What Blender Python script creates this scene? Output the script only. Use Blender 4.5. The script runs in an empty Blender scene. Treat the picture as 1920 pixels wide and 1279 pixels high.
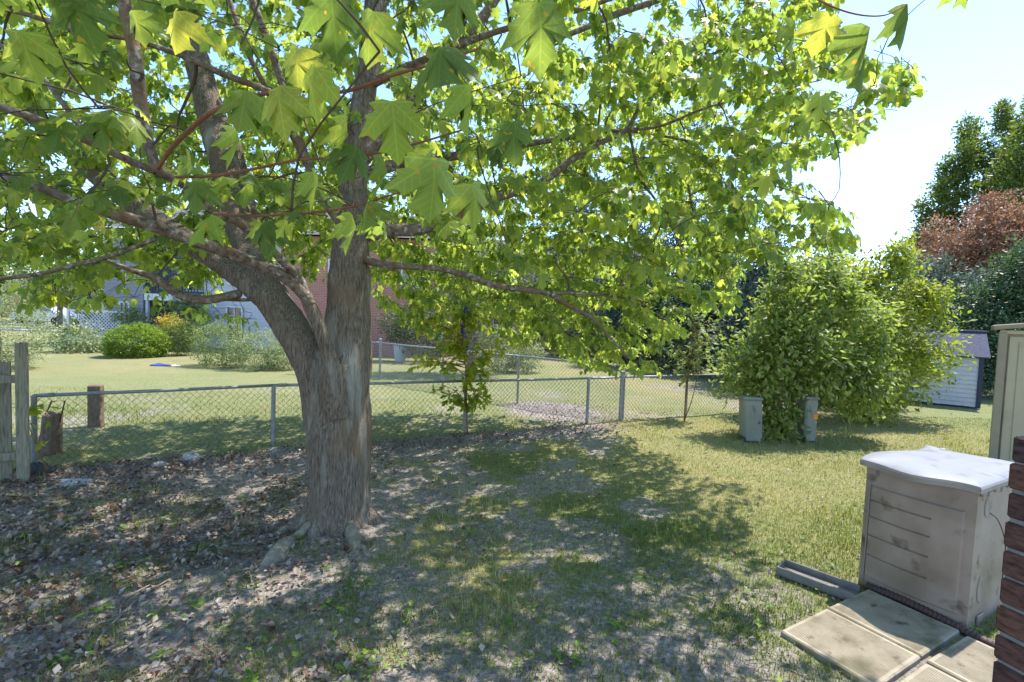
import bpy, math, random
import numpy as np
from mathutils import Vector, Matrix
rng = np.random.default_rng(7); random.seed(7)
S = bpy.context.scene
COL = S.collection
R = math.radians

# ------------------------------------------------------------------ camera
H = 1.95
TH, RO, F = R(2.8), R(2.0), 1920 * 17 / 36
_f = np.array([0, math.cos(TH), -math.sin(TH)]); _r0 = np.array([1., 0, 0]); _u0 = np.array([0, math.sin(TH), math.cos(TH)])
_u = math.cos(RO) * _u0 - math.sin(RO) * _r0; _r = math.cos(RO) * _r0 + math.sin(RO) * _u0
cam = bpy.data.cameras.new('camera'); cam.lens = 17; cam.sensor_width = 36; cam.clip_end = 600; cam.clip_start = .05
camo = bpy.data.objects.new('camera', cam); COL.objects.link(camo)
camo.matrix_world = Matrix(((_r[0], _u[0], -_f[0], 0), (_r[1], _u[1], -_f[1], 0), (_r[2], _u[2], -_f[2], H), (0, 0, 0, 1)))
S.camera = camo
# ------------------------------------------------------------------ light
SUN_AZ, SUN_EL = math.atan2(.80, .60), R(63)       # azimuth from +Y towards +X
w = bpy.data.worlds.new('World'); S.world = w; w.use_nodes = True
nt = w.node_tree; nt.nodes.clear()
sk = nt.nodes.new('ShaderNodeTexSky'); sk.sky_type = 'NISHITA'; sk.sun_disc = False
sk.sun_elevation = SUN_EL; sk.sun_rotation = SUN_AZ; sk.air_density = 1.0; sk.dust_density = 0.3; sk.ozone_density = 5.0
bg = nt.nodes.new('ShaderNodeBackground'); bg.inputs[1].default_value = .115
wo = nt.nodes.new('ShaderNodeOutputWorld'); nt.links.new(sk.outputs[0], bg.inputs[0]); nt.links.new(bg.outputs[0], wo.inputs[0])
sl = bpy.data.lights.new('sun', 'SUN'); sl.energy = 2.35; sl.angle = R(.55); sl.color = (1, .94, .84)
so = bpy.data.objects.new('sun', sl); COL.objects.link(so)
sd = Vector((math.sin(SUN_AZ) * math.cos(SUN_EL), math.cos(SUN_AZ) * math.cos(SUN_EL), math.sin(SUN_EL)))
so.rotation_euler = sd.to_track_quat('Z', 'Y').to_euler(); so.location = (0, 0, 30)
S.view_settings.view_transform = 'Standard'; S.view_settings.look = 'None'; S.view_settings.exposure = 1.95; S.view_settings.gamma = 1
S.render.engine = 'CYCLES'
S.cycles.max_bounces = 10; S.cycles.transmission_bounces = 6; S.cycles.diffuse_bounces = 7; S.cycles.transparent_max_bounces = 8
S.cycles.sample_clamp_indirect = 6

# ------------------------------------------------------------------ pixel <-> world
def ray(x, y): return _f + (x - 960) / F * _r - (y - 639.5) / F * _u
def G(x, y, z=0.):
    d = ray(x, y); return np.array([0, 0, H]) + d * (z - H) / d[2]
def P(x, y, dep):
    d = ray(x, y); return np.array([0, 0, H]) + d * dep / d[1]
def proj(p):
    q = p - np.array([0, 0, H]); z = q @ _f; z = np.where(np.abs(z) < 1e-4, 1e-4, z)
    return 960 + F * (q @ _r) / z, 639.5 - F * (q @ _u) / z, z

# ------------------------------------------------------------------ noise
class VN:
    def __init__(s, seed): s.g = np.random.default_rng(seed).random((256, 256))
    def __call__(s, x, y):
        x = np.asarray(x, float); y = np.asarray(y, float)
        xi = np.floor(x).astype(int); yi = np.floor(y).astype(int); fx = x - xi; fy = y - yi
        fx = fx * fx * (3 - 2 * fx); fy = fy * fy * (3 - 2 * fy)
        g = s.g; a = g[xi % 256, yi % 256]; b = g[(xi + 1) % 256, yi % 256]; c = g[xi % 256, (yi + 1) % 256]; d = g[(xi + 1) % 256, (yi + 1) % 256]
        return (a * (1 - fx) + b * fx) * (1 - fy) + (c * (1 - fx) + d * fx) * fy
    def fbm(s, x, y, o=4):
        t = 0; a = .5; n = 0
        for i in range(o): t = t + a * s(x * 2 ** i + 7.3 * i, y * 2 ** i + 3.1 * i); n += a; a *= .5
        return t / n
N1, N2, N3 = VN(1), VN(2), VN(3)

# ------------------------------------------------------------------ materials
def mat(name, cols, scale=5., rough=.85, stretch=(1, 1, 1), bump=.0, bscale=None, detail=5, attr=None, trans=None, metal=0, spec=.3, dist=None, ramp=(.3, .7), second=None, seco=None, coord='Object'):
    """cols: list of colours over a noise ramp; attr: face attribute instead of noise; trans: translucent colour;
       second: (colour, scale, lo, hi) patches over it; """
    m = bpy.data.materials.new(name); m.use_nodes = True
    t = m.node_tree; n = t.nodes; L = t.links; n.clear()
    out = n.new('ShaderNodeOutputMaterial'); b = n.new('ShaderNodeBsdfPrincipled')
    b.inputs['Roughness'].default_value = rough; b.inputs['Metallic'].default_value = metal; b.inputs['Specular IOR Level'].default_value = spec
    tc = n.new('ShaderNodeTexCoord'); mp = n.new('ShaderNodeMapping'); mp.inputs['Scale'].default_value = stretch
    L.new(tc.outputs[coord], mp.inputs[0])
    no = n.new('ShaderNodeTexNoise'); no.inputs['Scale'].default_value = scale; no.inputs['Detail'].default_value = detail; no.inputs['Roughness'].default_value = .62
    L.new(mp.outputs[0], no.inputs['Vector'])
    cr = n.new('ShaderNodeValToRGB'); e = cr.color_ramp.elements
    k = len(cols); lo, hi = (0, 1) if attr else ramp
    e[0].position = lo; e[1].position = hi; e[0].color = (*cols[0], 1); e[1].color = (*cols[-1], 1)
    for i in range(1, k - 1):
        q = e.new(lo + (hi - lo) * i / (k - 1)); q.color = (*cols[i], 1)
    if attr:
        at = n.new('ShaderNodeAttribute'); at.attribute_name = attr; L.new(at.outputs['Fac'], cr.inputs[0])
    else: L.new(no.outputs[0], cr.inputs[0])
    col = cr.outputs[0]
    for sc_ in (second or []):
        c2, s2, lo2, hi2 = sc_[:4]; st2 = sc_[4] if len(sc_) > 4 else (1, 1, 1)
        mp2 = n.new('ShaderNodeMapping'); mp2.inputs['Scale'].default_value = st2; mp2.inputs['Location'].default_value = (3.1, 1.7, .4); L.new(tc.outputs[coord], mp2.inputs[0])
        n2 = n.new('ShaderNodeTexNoise'); n2.inputs['Scale'].default_value = s2; n2.inputs['Detail'].default_value = 5; L.new(mp2.outputs[0], n2.inputs['Vector'])
        r2 = n.new('ShaderNodeMapRange'); r2.inputs[1].default_value = lo2; r2.inputs[2].default_value = hi2; L.new(n2.outputs[0], r2.inputs[0])
        mx = n.new('ShaderNodeMix'); mx.data_type = 'RGBA'; L.new(r2.outputs[0], mx.inputs[0]); L.new(col, mx.inputs[6]); mx.inputs[7].default_value = (*c2, 1)
        col = mx.outputs[2]
    L.new(col, b.inputs['Base Color'])
    if bump:
        bp = n.new('ShaderNodeBump'); bp.inputs['Strength'].default_value = min(1, bump); bp.inputs['Distance'].default_value = dist or .01
        nb = no
        if bscale:
            nb = n.new('ShaderNodeTexNoise'); nb.inputs['Scale'].default_value = bscale; nb.inputs['Detail'].default_value = 4; L.new(mp.outputs[0], nb.inputs['Vector'])
        L.new(nb.outputs[0], bp.inputs['Height']); L.new(bp.outputs[0], b.inputs['Normal'])
    sh = b.outputs[0]
    if trans:
        tr = n.new('ShaderNodeBsdfTranslucent'); ms = n.new('ShaderNodeMixShader'); ms.inputs[0].default_value = trans[1]
        mu = n.new('ShaderNodeMix'); mu.data_type = 'RGBA'; mu.blend_type = 'MULTIPLY'; mu.inputs[0].default_value = 1
        L.new(col, mu.inputs[6]); mu.inputs[7].default_value = (*trans[0], 1); mu.clamp_result = False
        L.new(mu.outputs[2], tr.inputs[0]); L.new(sh, ms.inputs[1]); L.new(tr.outputs[0], ms.inputs[2]); sh = ms.outputs[0]
    L.new(sh, out.inputs[0])
    m['x'] = 1
    return m
def plain(name, c, rough=.6, metal=0, v=.15, scale=8, bump=0, spec=.3):
    d = tuple(x * (1 - v) for x in c); u = tuple(min(1, x * (1 + v)) for x in c)
    return mat(name, [d, u], scale, rough, metal=metal, bump=bump, spec=spec)

M = {}
def leafmat(name, cols, tr, ta=.5, rough=.5, veins=False, spec=.35):
    m = mat(name, cols, attr='rnd', rough=rough, trans=(tr, ta), spec=spec)
    t = m.node_tree; n = t.nodes; L = t.links
    if veins:
        # vein pattern from the leaf's own uv: rays from the petiole
        uv = n.new('ShaderNodeUVMap'); uv.uv_map = 'uv'
        sp = n.new('ShaderNodeSeparateXYZ'); L.new(uv.outputs[0], sp.inputs[0])
        def mth(op, a, b=None):
            q = n.new('ShaderNodeMath'); q.operation = op
            for i, v in enumerate((a, b)):
                if v is None: continue
                if isinstance(v, (int, float)): q.inputs[i].default_value = v
                else: L.new(v, q.inputs[i])
            return q.outputs[0]
        ax = mth('ABSOLUTE', sp.outputs[0]); ang = mth('ARCTAN2', ax, sp.outputs[1])
        rad = mth('SQRT', mth('ADD', mth('MULTIPLY', ax, ax), mth('MULTIPLY', sp.outputs[1], sp.outputs[1])))
        best = None
        for a0 in (0., .93, 1.75):
            dd = mth('ABSOLUTE', mth('SINE', mth('SUBTRACT', ang, a0)))
            dd = mth('MULTIPLY', dd, rad)
            best = dd if best is None else mth('MINIMUM', best, dd)
        # side veins
        sv = mth('ABSOLUTE', mth('SINE', mth('MULTIPLY', mth('SUBTRACT', rad, mth('MULTIPLY', best, .9)), 26.)))
        sv = mth('ADD', mth('MULTIPLY', sv, .05), .006)
        best = mth('MINIMUM', best, sv)
        mr = n.new('ShaderNodeMapRange'); L.new(best, mr.inputs[0]); mr.inputs[1].default_value = .006; mr.inputs[2].default_value = .022; mr.inputs[3].default_value = 1.28; mr.inputs[4].default_value = 1.0
        # rust spots
        nz = n.new('ShaderNodeTexNoise'); nz.inputs['Scale'].default_value = 38; nz.inputs['Detail'].default_value = 1; tcn = n.new('ShaderNodeTexCoord'); L.new(tcn.outputs['Object'], nz.inputs['Vector'])
        sr = n.new('ShaderNodeMapRange'); sr.inputs[1].default_value = .68; sr.inputs[2].default_value = .72; L.new(nz.outputs[0], sr.inputs[0])
        for nd in list(n):
            if nd.type == 'VALTORGB': base = nd
        mul = n.new('ShaderNodeVectorMath'); mul.operation = 'SCALE'
        mx = n.new('ShaderNodeMix'); mx.data_type = 'RGBA'; L.new(sr.outputs[0], mx.inputs[0]); mx.inputs[7].default_value = (.34, .26, .05, 1)
        L.new(base.outputs[0], mul.inputs[0]); L.new(mr.outputs[0], mul.inputs['Scale']); L.new(mul.outputs[0], mx.inputs[6])
        for nd in n:
            if nd.type == 'BSDF_PRINCIPLED': L.new(mx.outputs[2], nd.inputs['Base Color'])
            if nd.type == 'MIX' and nd.blend_type == 'MULTIPLY': L.new(mx.outputs[2], nd.inputs[6])
    return m

M['maple'] = leafmat('maple_leaf', [(.06, .11, .03), (.13, .195, .05), (.195, .265, .062), (.26, .32, .07), (.38, .38, .08)], (2.5, 2.3, 1.4), .6, rough=.42, veins=True, spec=.45)
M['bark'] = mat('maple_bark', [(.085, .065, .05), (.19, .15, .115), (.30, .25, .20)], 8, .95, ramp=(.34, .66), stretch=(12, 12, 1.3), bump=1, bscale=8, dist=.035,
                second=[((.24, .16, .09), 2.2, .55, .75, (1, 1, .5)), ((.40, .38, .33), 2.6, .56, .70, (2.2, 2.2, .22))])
M['limb'] = mat('limb_bark', [(.06, .04, .03), (.17, .13, .10), (.26, .21, .17)], 26, .95, bump=.8, bscale=60, dist=.008, second=[((.36, .35, .31), 22, .56, .66), ((.17, .1, .05), 5, .5, .7)])
M['twig'] = mat('twig_bark', [(.07, .05, .04), (.12, .085, .06)], 20, .9)
M['redtwig'] = mat('young_shoot', [(.2, .07, .045), (.28, .13, .07)], 14, .7)
M['steel'] = mat('galvanised_steel', [(.20, .21, .23), (.34, .35, .38)], 12, .55, metal=.35, spec=.5)
M['wire'] = plain('fence_wire', (.085, .09, .105), .6, .3)
M['wood'] = mat('weathered_wood', [(.13, .115, .085), (.27, .25, .19), (.36, .33, .26)], 8, .9, stretch=(8, 8, .8), bump=.5, dist=.004)
M['oldpost'] = mat('old_post_wood', [(.12, .08, .055), (.26, .19, .14)], 8, .9, stretch=(7, 7, .8), bump=.5, dist=.004)

# ------------------------------------------------------------------ mesh building
def mesh(name, v, f, m, parent=None, rnd=None, uv=None, smooth=False, loc=None, ret=False):
    """v Nx3, f: list of arrays (Mx3/Mx4...) or one array"""
    v = np.asarray(v, np.float32)
    fs = [np.asarray(a, np.int32) for a in (f if isinstance(f, list) else [f]) if len(a)]
    loops = np.concatenate([a.ravel() for a in fs]); tot = np.concatenate([np.full(len(a), a.shape[1], np.int32) for a in fs])
    me = bpy.data.meshes.new(name); me.vertices.add(len(v)); me.vertices.foreach_set('co', v.ravel())
    me.loops.add(len(loops)); me.loops.foreach_set('vertex_index', loops)
    me.polygons.add(len(tot)); st = np.zeros(len(tot), np.int32); st[1:] = np.cumsum(tot)[:-1]
    me.polygons.foreach_set('loop_start', st); me.polygons.foreach_set('loop_total', tot)
    if rnd is not None:
        a = me.attributes.new('rnd', 'FLOAT', 'FACE'); a.data.foreach_set('value', np.asarray(rnd, np.float32))
    if uv is not None:
        u = me.uv_layers.new(name='uv'); u.data.foreach_set('uv', np.asarray(uv, np.float32)[loops].ravel())
    me.polygons.foreach_set('use_smooth', np.full(len(tot), bool(smooth)))
    for q in (m if isinstance(m, (list, tuple)) else [m]): me.materials.append(q)
    me.update(); me.validate()
    o = bpy.data.objects.new(name, me); COL.objects.link(o)
    if parent is not None:
        o.parent = parent
    return o
class MB:
    """collects shapes in WORLD coordinates, builds them relative to the parent's location"""
    def __init__(s): s.v = []; s.f = {}; s.n = 0
    def add(s, v, f):
        v = np.asarray(v, float); f = np.asarray(f, int); s.v.append(v); s.f.setdefault(f.shape[1], []).append(f + s.n); s.n += len(v); return s
    def box(s, c, size, ax=None, bev=0.):
        """c centre, size, ax 3x3 rows = axes"""
        ax = np.eye(3) if ax is None else np.asarray(ax); h = np.array(size) / 2.
        if bev <= 0:
            k = np.array([[x, y, z] for x in (-1, 1) for y in (-1, 1) for z in (-1, 1)], float) * h
            f = [[0, 1, 3, 2], [4, 6, 7, 5], [0, 4, 5, 1], [2, 3, 7, 6], [0, 2, 6, 4], [1, 5, 7, 3]]
            return s.add(k @ ax + np.array(c), f)
        bev = min(bev, h.min() * .9); vs = []; idx = {}
        for x in (-1, 1):
            for y in (-1, 1):
                for z in (-1, 1):
                    sg = np.array([x, y, z])
                    for a in range(3):
                        p = sg * (h - bev); p[a] = sg[a] * h[a]; idx[(x, y, z, a)] = len(vs); vs.append(p)
        q = []; t = []
        for a in range(3):
            b, c2 = (a + 1) % 3, (a + 2) % 3
            for sa in (-1, 1):
                fc = []
                for sb, sc in ((-1, -1), (1, -1), (1, 1), (-1, 1)):
                    g = [0, 0, 0]; g[a] = sa; g[b] = sb; g[c2] = sc; fc.append(idx[(*g, a)])
                q.append(fc if sa > 0 else fc[::-1])
            for sb in (-1, 1):
                for sc in (-1, 1):
                    g1 = [0, 0, 0]; g2 = [0, 0, 0]; g1[a] = -1; g2[a] = 1
                    for g in (g1, g2): g[b] = sb; g[c2] = sc
                    fc = [idx[(*g1, b)], idx[(*g2, b)], idx[(*g2, c2)], idx[(*g1, c2)]]
                    q.append(fc if sb * sc > 0 else fc[::-1])
        for x in (-1, 1):
            for y in (-1, 1):
                for z in (-1, 1):
                    fc = [idx[(x, y, z, 0)], idx[(x, y, z, 1)], idx[(x, y, z, 2)]]; t.append(fc if x * y * z > 0 else fc[::-1])
        s.add(np.array(vs) @ ax + np.array(c), q); 
        s.f.setdefault(3, []).append(np.array(t) + s.n - len(vs)); return s
    def tube(s, pts, rad, n=8, sub=0, wob=0., cap=True):
        pts = np.asarray(pts, float); rad = np.broadcast_to(np.asarray(rad, float), (len(pts),)).copy()
        if sub: pts, rad = smooth_path(pts, rad, sub)
        m = len(pts); tg = np.gradient(pts, axis=0); tg /= np.linalg.norm(tg, axis=1)[:, None] + 1e-9
        ref = np.array([0, 0, 1.]) if abs(tg[0][2]) < .9 else np.array([0, 1., 0]); x = np.cross(ref, tg[0]); x /= np.linalg.norm(x)
        an = np.linspace(0, 2 * np.pi, n, endpoint=False); V = np.zeros((m, n, 3))
        for i in range(m):
            x = x - tg[i] * (x @ tg[i]); x /= np.linalg.norm(x) + 1e-9; y = np.cross(tg[i], x)
            rr = rad[i] * (1 + wob * (N1(np.full(n, i * .35) + pts[0][0] * 9, an * 1.3 + 4) - .5) * 2)
            V[i] = pts[i] + (np.cos(an) * rr)[:, None] * x + (np.sin(an) * rr)[:, None] * y
        i, j = np.meshgrid(np.arange(m - 1), np.arange(n), indexing='ij'); a = i * n + j; b = i * n + (j + 1) % n
        s.add(V.reshape(-1, 3), np.stack([a, b, b + n, a + n], -1).reshape(-1, 4))
        if cap:
            base = s.n - m * n
            for st, inv in ((0, True), ((m - 1) * n, False)):
                k = [base + st + q for q in range(n)]; k = k[::-1] if inv else k
                s.f.setdefault(n, []).append(np.array([k]))
        return s
    def build(s, name, m, parent=None, rnd=None, smooth=False):
        v = np.concatenate(s.v)
        if parent is not None: v = v - worldloc(parent)
        return mesh(name, v, [np.concatenate(a) for k, a in sorted(s.f.items())], m, parent, rnd, smooth=smooth)
def worldloc(o):
    p = np.zeros(3)
    while o is not None: p += np.array(o.location); o = o.parent
    return p
def smooth_path(p, r, k):
    p = np.vstack([2 * p[0] - p[1], p, 2 * p[-1] - p[-2]]); r = np.concatenate([[r[0]], r, [r[-1]]]); P_ = []; R_ = []
    for i in range(1, len(p) - 2):
        for t in np.linspace(0, 1, k, endpoint=False):
            a = 2 * p[i]; b = p[i + 1] - p[i - 1]; c = 2 * p[i - 1] - 5 * p[i] + 4 * p[i + 1] - p[i + 2]; d = -p[i - 1] + 3 * p[i] - 3 * p[i + 1] + p[i + 2]
            P_.append(.5 * (a + b * t + c * t * t + d * t ** 3)); R_.append(r[i] * (1 - t) + r[i + 1] * t)
    P_.append(p[-2]); R_.append(r[-2]); return np.array(P_), np.array(R_)
def empty(name, loc, label=None, cat=None, group=None):
    o = bpy.data.objects.new(name, None); COL.objects.link(o); o.location = [float(a) for a in loc]; o.empty_display_size = .1
    return tag(o, label, cat, group)
def tag(o, label=None, cat=None, group=None, kind=None):
    if label: o['label'] = label
    if cat: o['category'] = cat
    if group: o['group'] = group
    if kind: o['kind'] = kind
    return o
def basis(v, up=(0, 0, 1)):
    v = np.array(v, float); v /= np.linalg.norm(v); z = np.array(up, float); y = np.cross(z, v); y /= np.linalg.norm(y); return np.array([v, y, z])

# ------------------------------------------------------------------ leaves
def nrm(a): return a / (np.linalg.norm(a, axis=-1, keepdims=True) + 1e-9)
_half = np.array([(.17, -.09), (.42, -.07), (.31, .10), (.52, .13), (.50, .24), (.70, .46), (.50, .45), (.40, .56), (.22, .44), (.27, .66), (.35, .74), (.17, .80)])
def maple_hi():
    k = len(_half); v = [(0, 0), (0, .34), (0, 1.02)] + [tuple(p) for p in _half] + [(-p[0], p[1]) for p in _half]; f = []
    for sgn, o in ((1, 3), (-1, 3 + k)):
        ring = [0] + [o + i for i in range(k)] + [2]
        for i in range(len(ring) - 1): f.append((1, ring[i], ring[i + 1]) if sgn > 0 else (1, ring[i + 1], ring[i]))
    return np.array(v), np.array(f)
def maple_lo():
    h = [(.40, -.06), (.28, .13), (.68, .44), (.24, .44), (.30, .74)]
    v = [(0, 0), (0, .30), (0, 1.02)] + h + [(-a, b) for a, b in h]; f = []
    for sgn, o in ((1, 3), (-1, 8)):
        ring = [0] + [o + i for i in range(5)] + [2]
        for i in range(6): f.append((1, ring[i], ring[i + 1]) if sgn > 0 else (1, ring[i + 1], ring[i]))
    return np.array(v), np.array(f)
def kite():
    return np.array([(0, 0), (.32, .45), (0, 1.), (-.32, .45)]), np.array([(0, 1, 2), (0, 2, 3)])
def leafmesh(pos, tip, up, size, tpl, fold=.42, droop=.42, asp=1.):
    """returns verts, faces, uv"""
    T, Fc = tpl; N = len(pos); tip = nrm(tip); up = up - tip * (up * tip).sum(-1, keepdims=True); up = nrm(up); sd_ = np.cross(tip, up)
    k = len(T); x = T[:, 0][None] * size[:, None] * asp; y = T[:, 1][None] * size[:, None]
    fo = fold * (.4 + 1.2 * rng.random(N))[:, None]; dr = droop * (.2 + 1.6 * rng.random(N))[:, None]
    tw = (rng.random(N)[:, None] - .5) * .5
    fo = fo * (1.35 if k > 15 else 1.); z = -np.abs(x) * fo - dr * (y * y) / size[:, None] + tw * x * y / size[:, None] - .5 * dr * x * x / size[:, None]
    if k > 6: z = z + size[:, None] * .035 * np.sin(T[:, 0][None] * 17 + T[:, 1][None] * 11 + rng.random(N)[:, None] * 6)
    v = pos[:, None] + x[..., None] * sd_[:, None] + y[..., None] * tip[:, None] + z[..., None] * up[:, None]
    f = (Fc[None] + (np.arange(N) * k)[:, None, None]).reshape(-1, 3)
    return v.reshape(-1, 3), f, np.tile(T, (N, 1)), len(Fc)

# ================================================================== GROUND
FA, FB = np.array([-5.48, 5.42]), np.array([6.1, 11.25])            # the front fence line
def fence_side(x, y):                                              # > 0 beyond the fence
    d = (FB - FA) / np.linalg.norm(FB - FA); return -(x - FA[0]) * d[1] + (y - FA[1]) * d[0]
TREE = np.array([-1.47, 4.3])
def smooth(a, b, x): t = np.clip((x - a) / (b - a), 0, 1); return t * t * (3 - 2 * t)
def soil_amount(x, y):
    """0 lush grass .. 1 bare earth"""
    d = fence_side(x, y); n = N1.fbm(x * .9, y * .9); n2 = N2.fbm(x * 2.6, y * 2.6)
    left = 1 - smooth(-1.2, 1.1, x + .12 * (y - 4) + (n - .5) * 1.6)       # bare under the maple
    near = (1 - smooth(2.0, 5.6, y + .0 * x + (n - .5) * 2.4)) * (1 - smooth(2.6, 4.6, x)) * .8
    strip = smooth(-1.15, -.35, d + (n2 - .5) * .5) * (1 - smooth(1.2, 2.6, x))   # strip along the fence
    s = np.maximum(np.maximum(left * .95, near), strip); s = s * (1 - .45 * smooth(.45, .62, n2) * (1 - strip)); s = np.maximum(s, .62 * smooth(.5, .62, N3.fbm(x * 1.4 + 9, y * 1.4)) * (1 - smooth(1.2, 3.2, x)))
    beyond = .12 + .35 * smooth(.5, .75, n) * (1 - smooth(2, 9, d))
    s2 = np.where(d > 0, beyond, s)
    g = np.exp(-((x - 1.15) ** 2 + (y - 9.8) ** 2) / .9) + np.exp(-((x - .6) ** 2 + (y - 10.6) ** 2) / .5)
    return np.clip(np.maximum(s2, np.where(d > 0, g, 0)), 0, 1)
def dry_amount(x, y):
    d = fence_side(x, y); n = N3.fbm(x * .45, y * .45)
    a = smooth(.42, .6, n) * .75
    a = np.where(d > 0, np.maximum(a, .25 + .55 * smooth(.4, .62, n)) * (1 - .75 * smooth(0, 2.5, d) * (1 - smooth(8, 12, d)) * (1 - smooth(.5, 3.5, x + (n - .5) * 3))), a)
    b = np.exp(-((x - 2.7) ** 2 / 1.4 + (y - 5.6) ** 2 / 1.2))
    return np.clip(np.maximum(a, b * 1.1), 0, 1)
def gz(x, y):
    n = N2.fbm(x * .7 + 30, y * .7) - .5; n2 = N1.fbm(x * 4, y * 4, 3) - .5
    r = np.hypot(x - TREE[0], y - TREE[1])
    return n * .07 * smooth(.3, 1.5, np.hypot(x - 2.4, y - 3.2)) + n2 * .022 + .06 * np.exp(-(r / .55) ** 2)
def axis_pts(lo, hi, fl, fh, st):
    a = [fl]
    while a[-1] < fh: a.append(a[-1] + st)
    s_ = st
    while a[-1] < hi: s_ *= 1.18; a.append(a[-1] + s_)
    b = [fl]; s_ = st
    while b[-1] > lo: s_ *= 1.18; b.append(b[-1] - s_)
    return np.array(b[:0:-1] + a)
gx = axis_pts(-260, 260, -8, 8, .06); gy = axis_pts(-30, 400, .4, 12, .06)
X, Y = np.meshgrid(gx, gy, indexing='ij'); Z = gz(X, Y)
i, j = np.meshgrid(np.arange(len(gx) - 1), np.arange(len(gy) - 1), indexing='ij'); a = i * len(gy) + j
gf = np.stack([a, a + len(gy), a + len(gy) + 1, a + 1], -1).reshape(-1, 4)
def ground_mat():
    m = bpy.data.materials.new('yard_ground'); m.use_nodes = True; t = m.node_tree; n = t.nodes; L = t.links
    b = n['Principled BSDF']; b.inputs['Roughness'].default_value = .97; b.inputs['Specular IOR Level'].default_value = .1
    tc = n.new('ShaderNodeTexCoord')
    def noise(sc, d=6, st=(1, 1, 1)):
        mp = n.new('ShaderNodeMapping'); mp.inputs['Scale'].default_value = st; L.new(tc.outputs['Object'], mp.inputs[0])
        q = n.new('ShaderNodeTexNoise'); q.inputs['Scale'].default_value = sc; q.inputs['Detail'].default_value = d; q.inputs['Roughness'].default_value = .7; L.new(mp.outputs[0], q.inputs['Vector']); return q.outputs[0]
    def ramp(src, cs):
        q = n.new('ShaderNodeValToRGB'); e = q.color_ramp.elements; e[0].position = cs[0][0]; e[0].color = (*cs[0][1], 1); e[1].position = cs[-1][0]; e[1].color = (*cs[-1][1], 1)
        for p, c in cs[1:-1]: z = e.new(p); z.color = (*c, 1)
        L.new(src, q.inputs[0]); return q.outputs[0]
    def mix(fac, c1, c2):
        q = n.new('ShaderNodeMix'); q.data_type = 'RGBA'; L.new(fac, q.inputs[0]); L.new(c1, q.inputs[6]); L.new(c2, q.inputs[7]); return q.outputs[2]
    def attr(nm): q = n.new('ShaderNodeAttribute'); q.attribute_name = nm; return q.outputs['Fac']
    soil = ramp(noise(34, 8), [(.3, (.11, .09, .08)), (.46, (.25, .215, .195)), (.56, (.37, .33, .30)), (.7, (.52, .47, .42))])
    grass = ramp(noise(26, 8), [(.3, (.10, .115, .045)), (.5, (.19, .21, .09)), (.7, (.32, .33, .17))])
    dry = ramp(noise(30, 8), [(.3, (.13, .12, .05)), (.5, (.27, .24, .115)), (.7, (.42, .37, .21))])
    sn = n.new('ShaderNodeMath'); sn.operation = 'ADD'; nn = n.new('ShaderNodeMapRange'); L.new(noise(9, 8), nn.inputs[0]); nn.inputs[1].default_value = .3; nn.inputs[2].default_value = .7; nn.inputs[3].default_value = -.45; nn.inputs[4].default_value = .45
    L.new(attr('soil'), sn.inputs[0]); L.new(nn.outputs[0], sn.inputs[1])
    mr = n.new('ShaderNodeMapRange'); mr.inputs[1].default_value = .3; mr.inputs[2].default_value = .6; L.new(sn.outputs[0], mr.inputs[0])
    
    dn = n.new('ShaderNodeMapRange'); L.new(noise(1.1, 5), dn.inputs[0]); dn.inputs[1].default_value = .35; dn.inputs[2].default_value = .65; dn.inputs[3].default_value = -.35; dn.inputs[4].default_value = .35
    da = n.new('ShaderNodeMath'); da.operation = 'ADD'; da.use_clamp = True; L.new(attr('dry'), da.inputs[0]); L.new(dn.outputs[0], da.inputs[1])
    c = mix(da.outputs[0], grass, dry); c = mix(mr.outputs[0], c, soil)
    L.new(c, b.inputs['Base Color'])
    bp = n.new('ShaderNodeBump'); bp.inputs['Strength'].default_value = .9; bp.inputs['Distance'].default_value = .03; L.new(noise(45, 6), bp.inputs['Height']); L.new(bp.outputs[0], b.inputs['Normal'])
    return m
g = mesh('ground', np.stack([X, Y, Z], -1).reshape(-1, 3), gf, ground_mat(), smooth=True); g['kind'] = 'structure'
for nm, fn in (('soil', soil_amount), ('dry', dry_amount)):
    at = g.data.attributes.new(nm, 'FLOAT', 'POINT'); at.data.foreach_set('value', fn(X, Y).ravel().astype(np.float32))
# street and pavement far behind the left lawn
M['asphalt'] = plain('asphalt', (.16, .16, .165), .9, v=.12, scale=2)
M['walk'] = plain('pale_concrete', (.42, .41, .39), .9, v=.1, scale=3)
def sheet(name, x0, x1, y0, y1, z0, z1, m):
    b = MB(); b.box(((x0 + x1) / 2, (y0 + y1) / 2, (z0 + z1) / 2), (x1 - x0, y1 - y0, z1 - z0)); o = b.build(name, m); o['kind'] = 'structure'; return o
sheet('street', -160, -14, 37, 45, -.3, .06, M['asphalt'])
sheet('pavement', -160, -14, 30.5, 32, -.3, .09, M['walk'])
sheet('kerb', -160, -14, 36.6, 36.99, -.3, .14, M['walk'])
sheet('driveway', -38, -29, 45.01, 56, -.3, .07, M['walk'])

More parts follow.
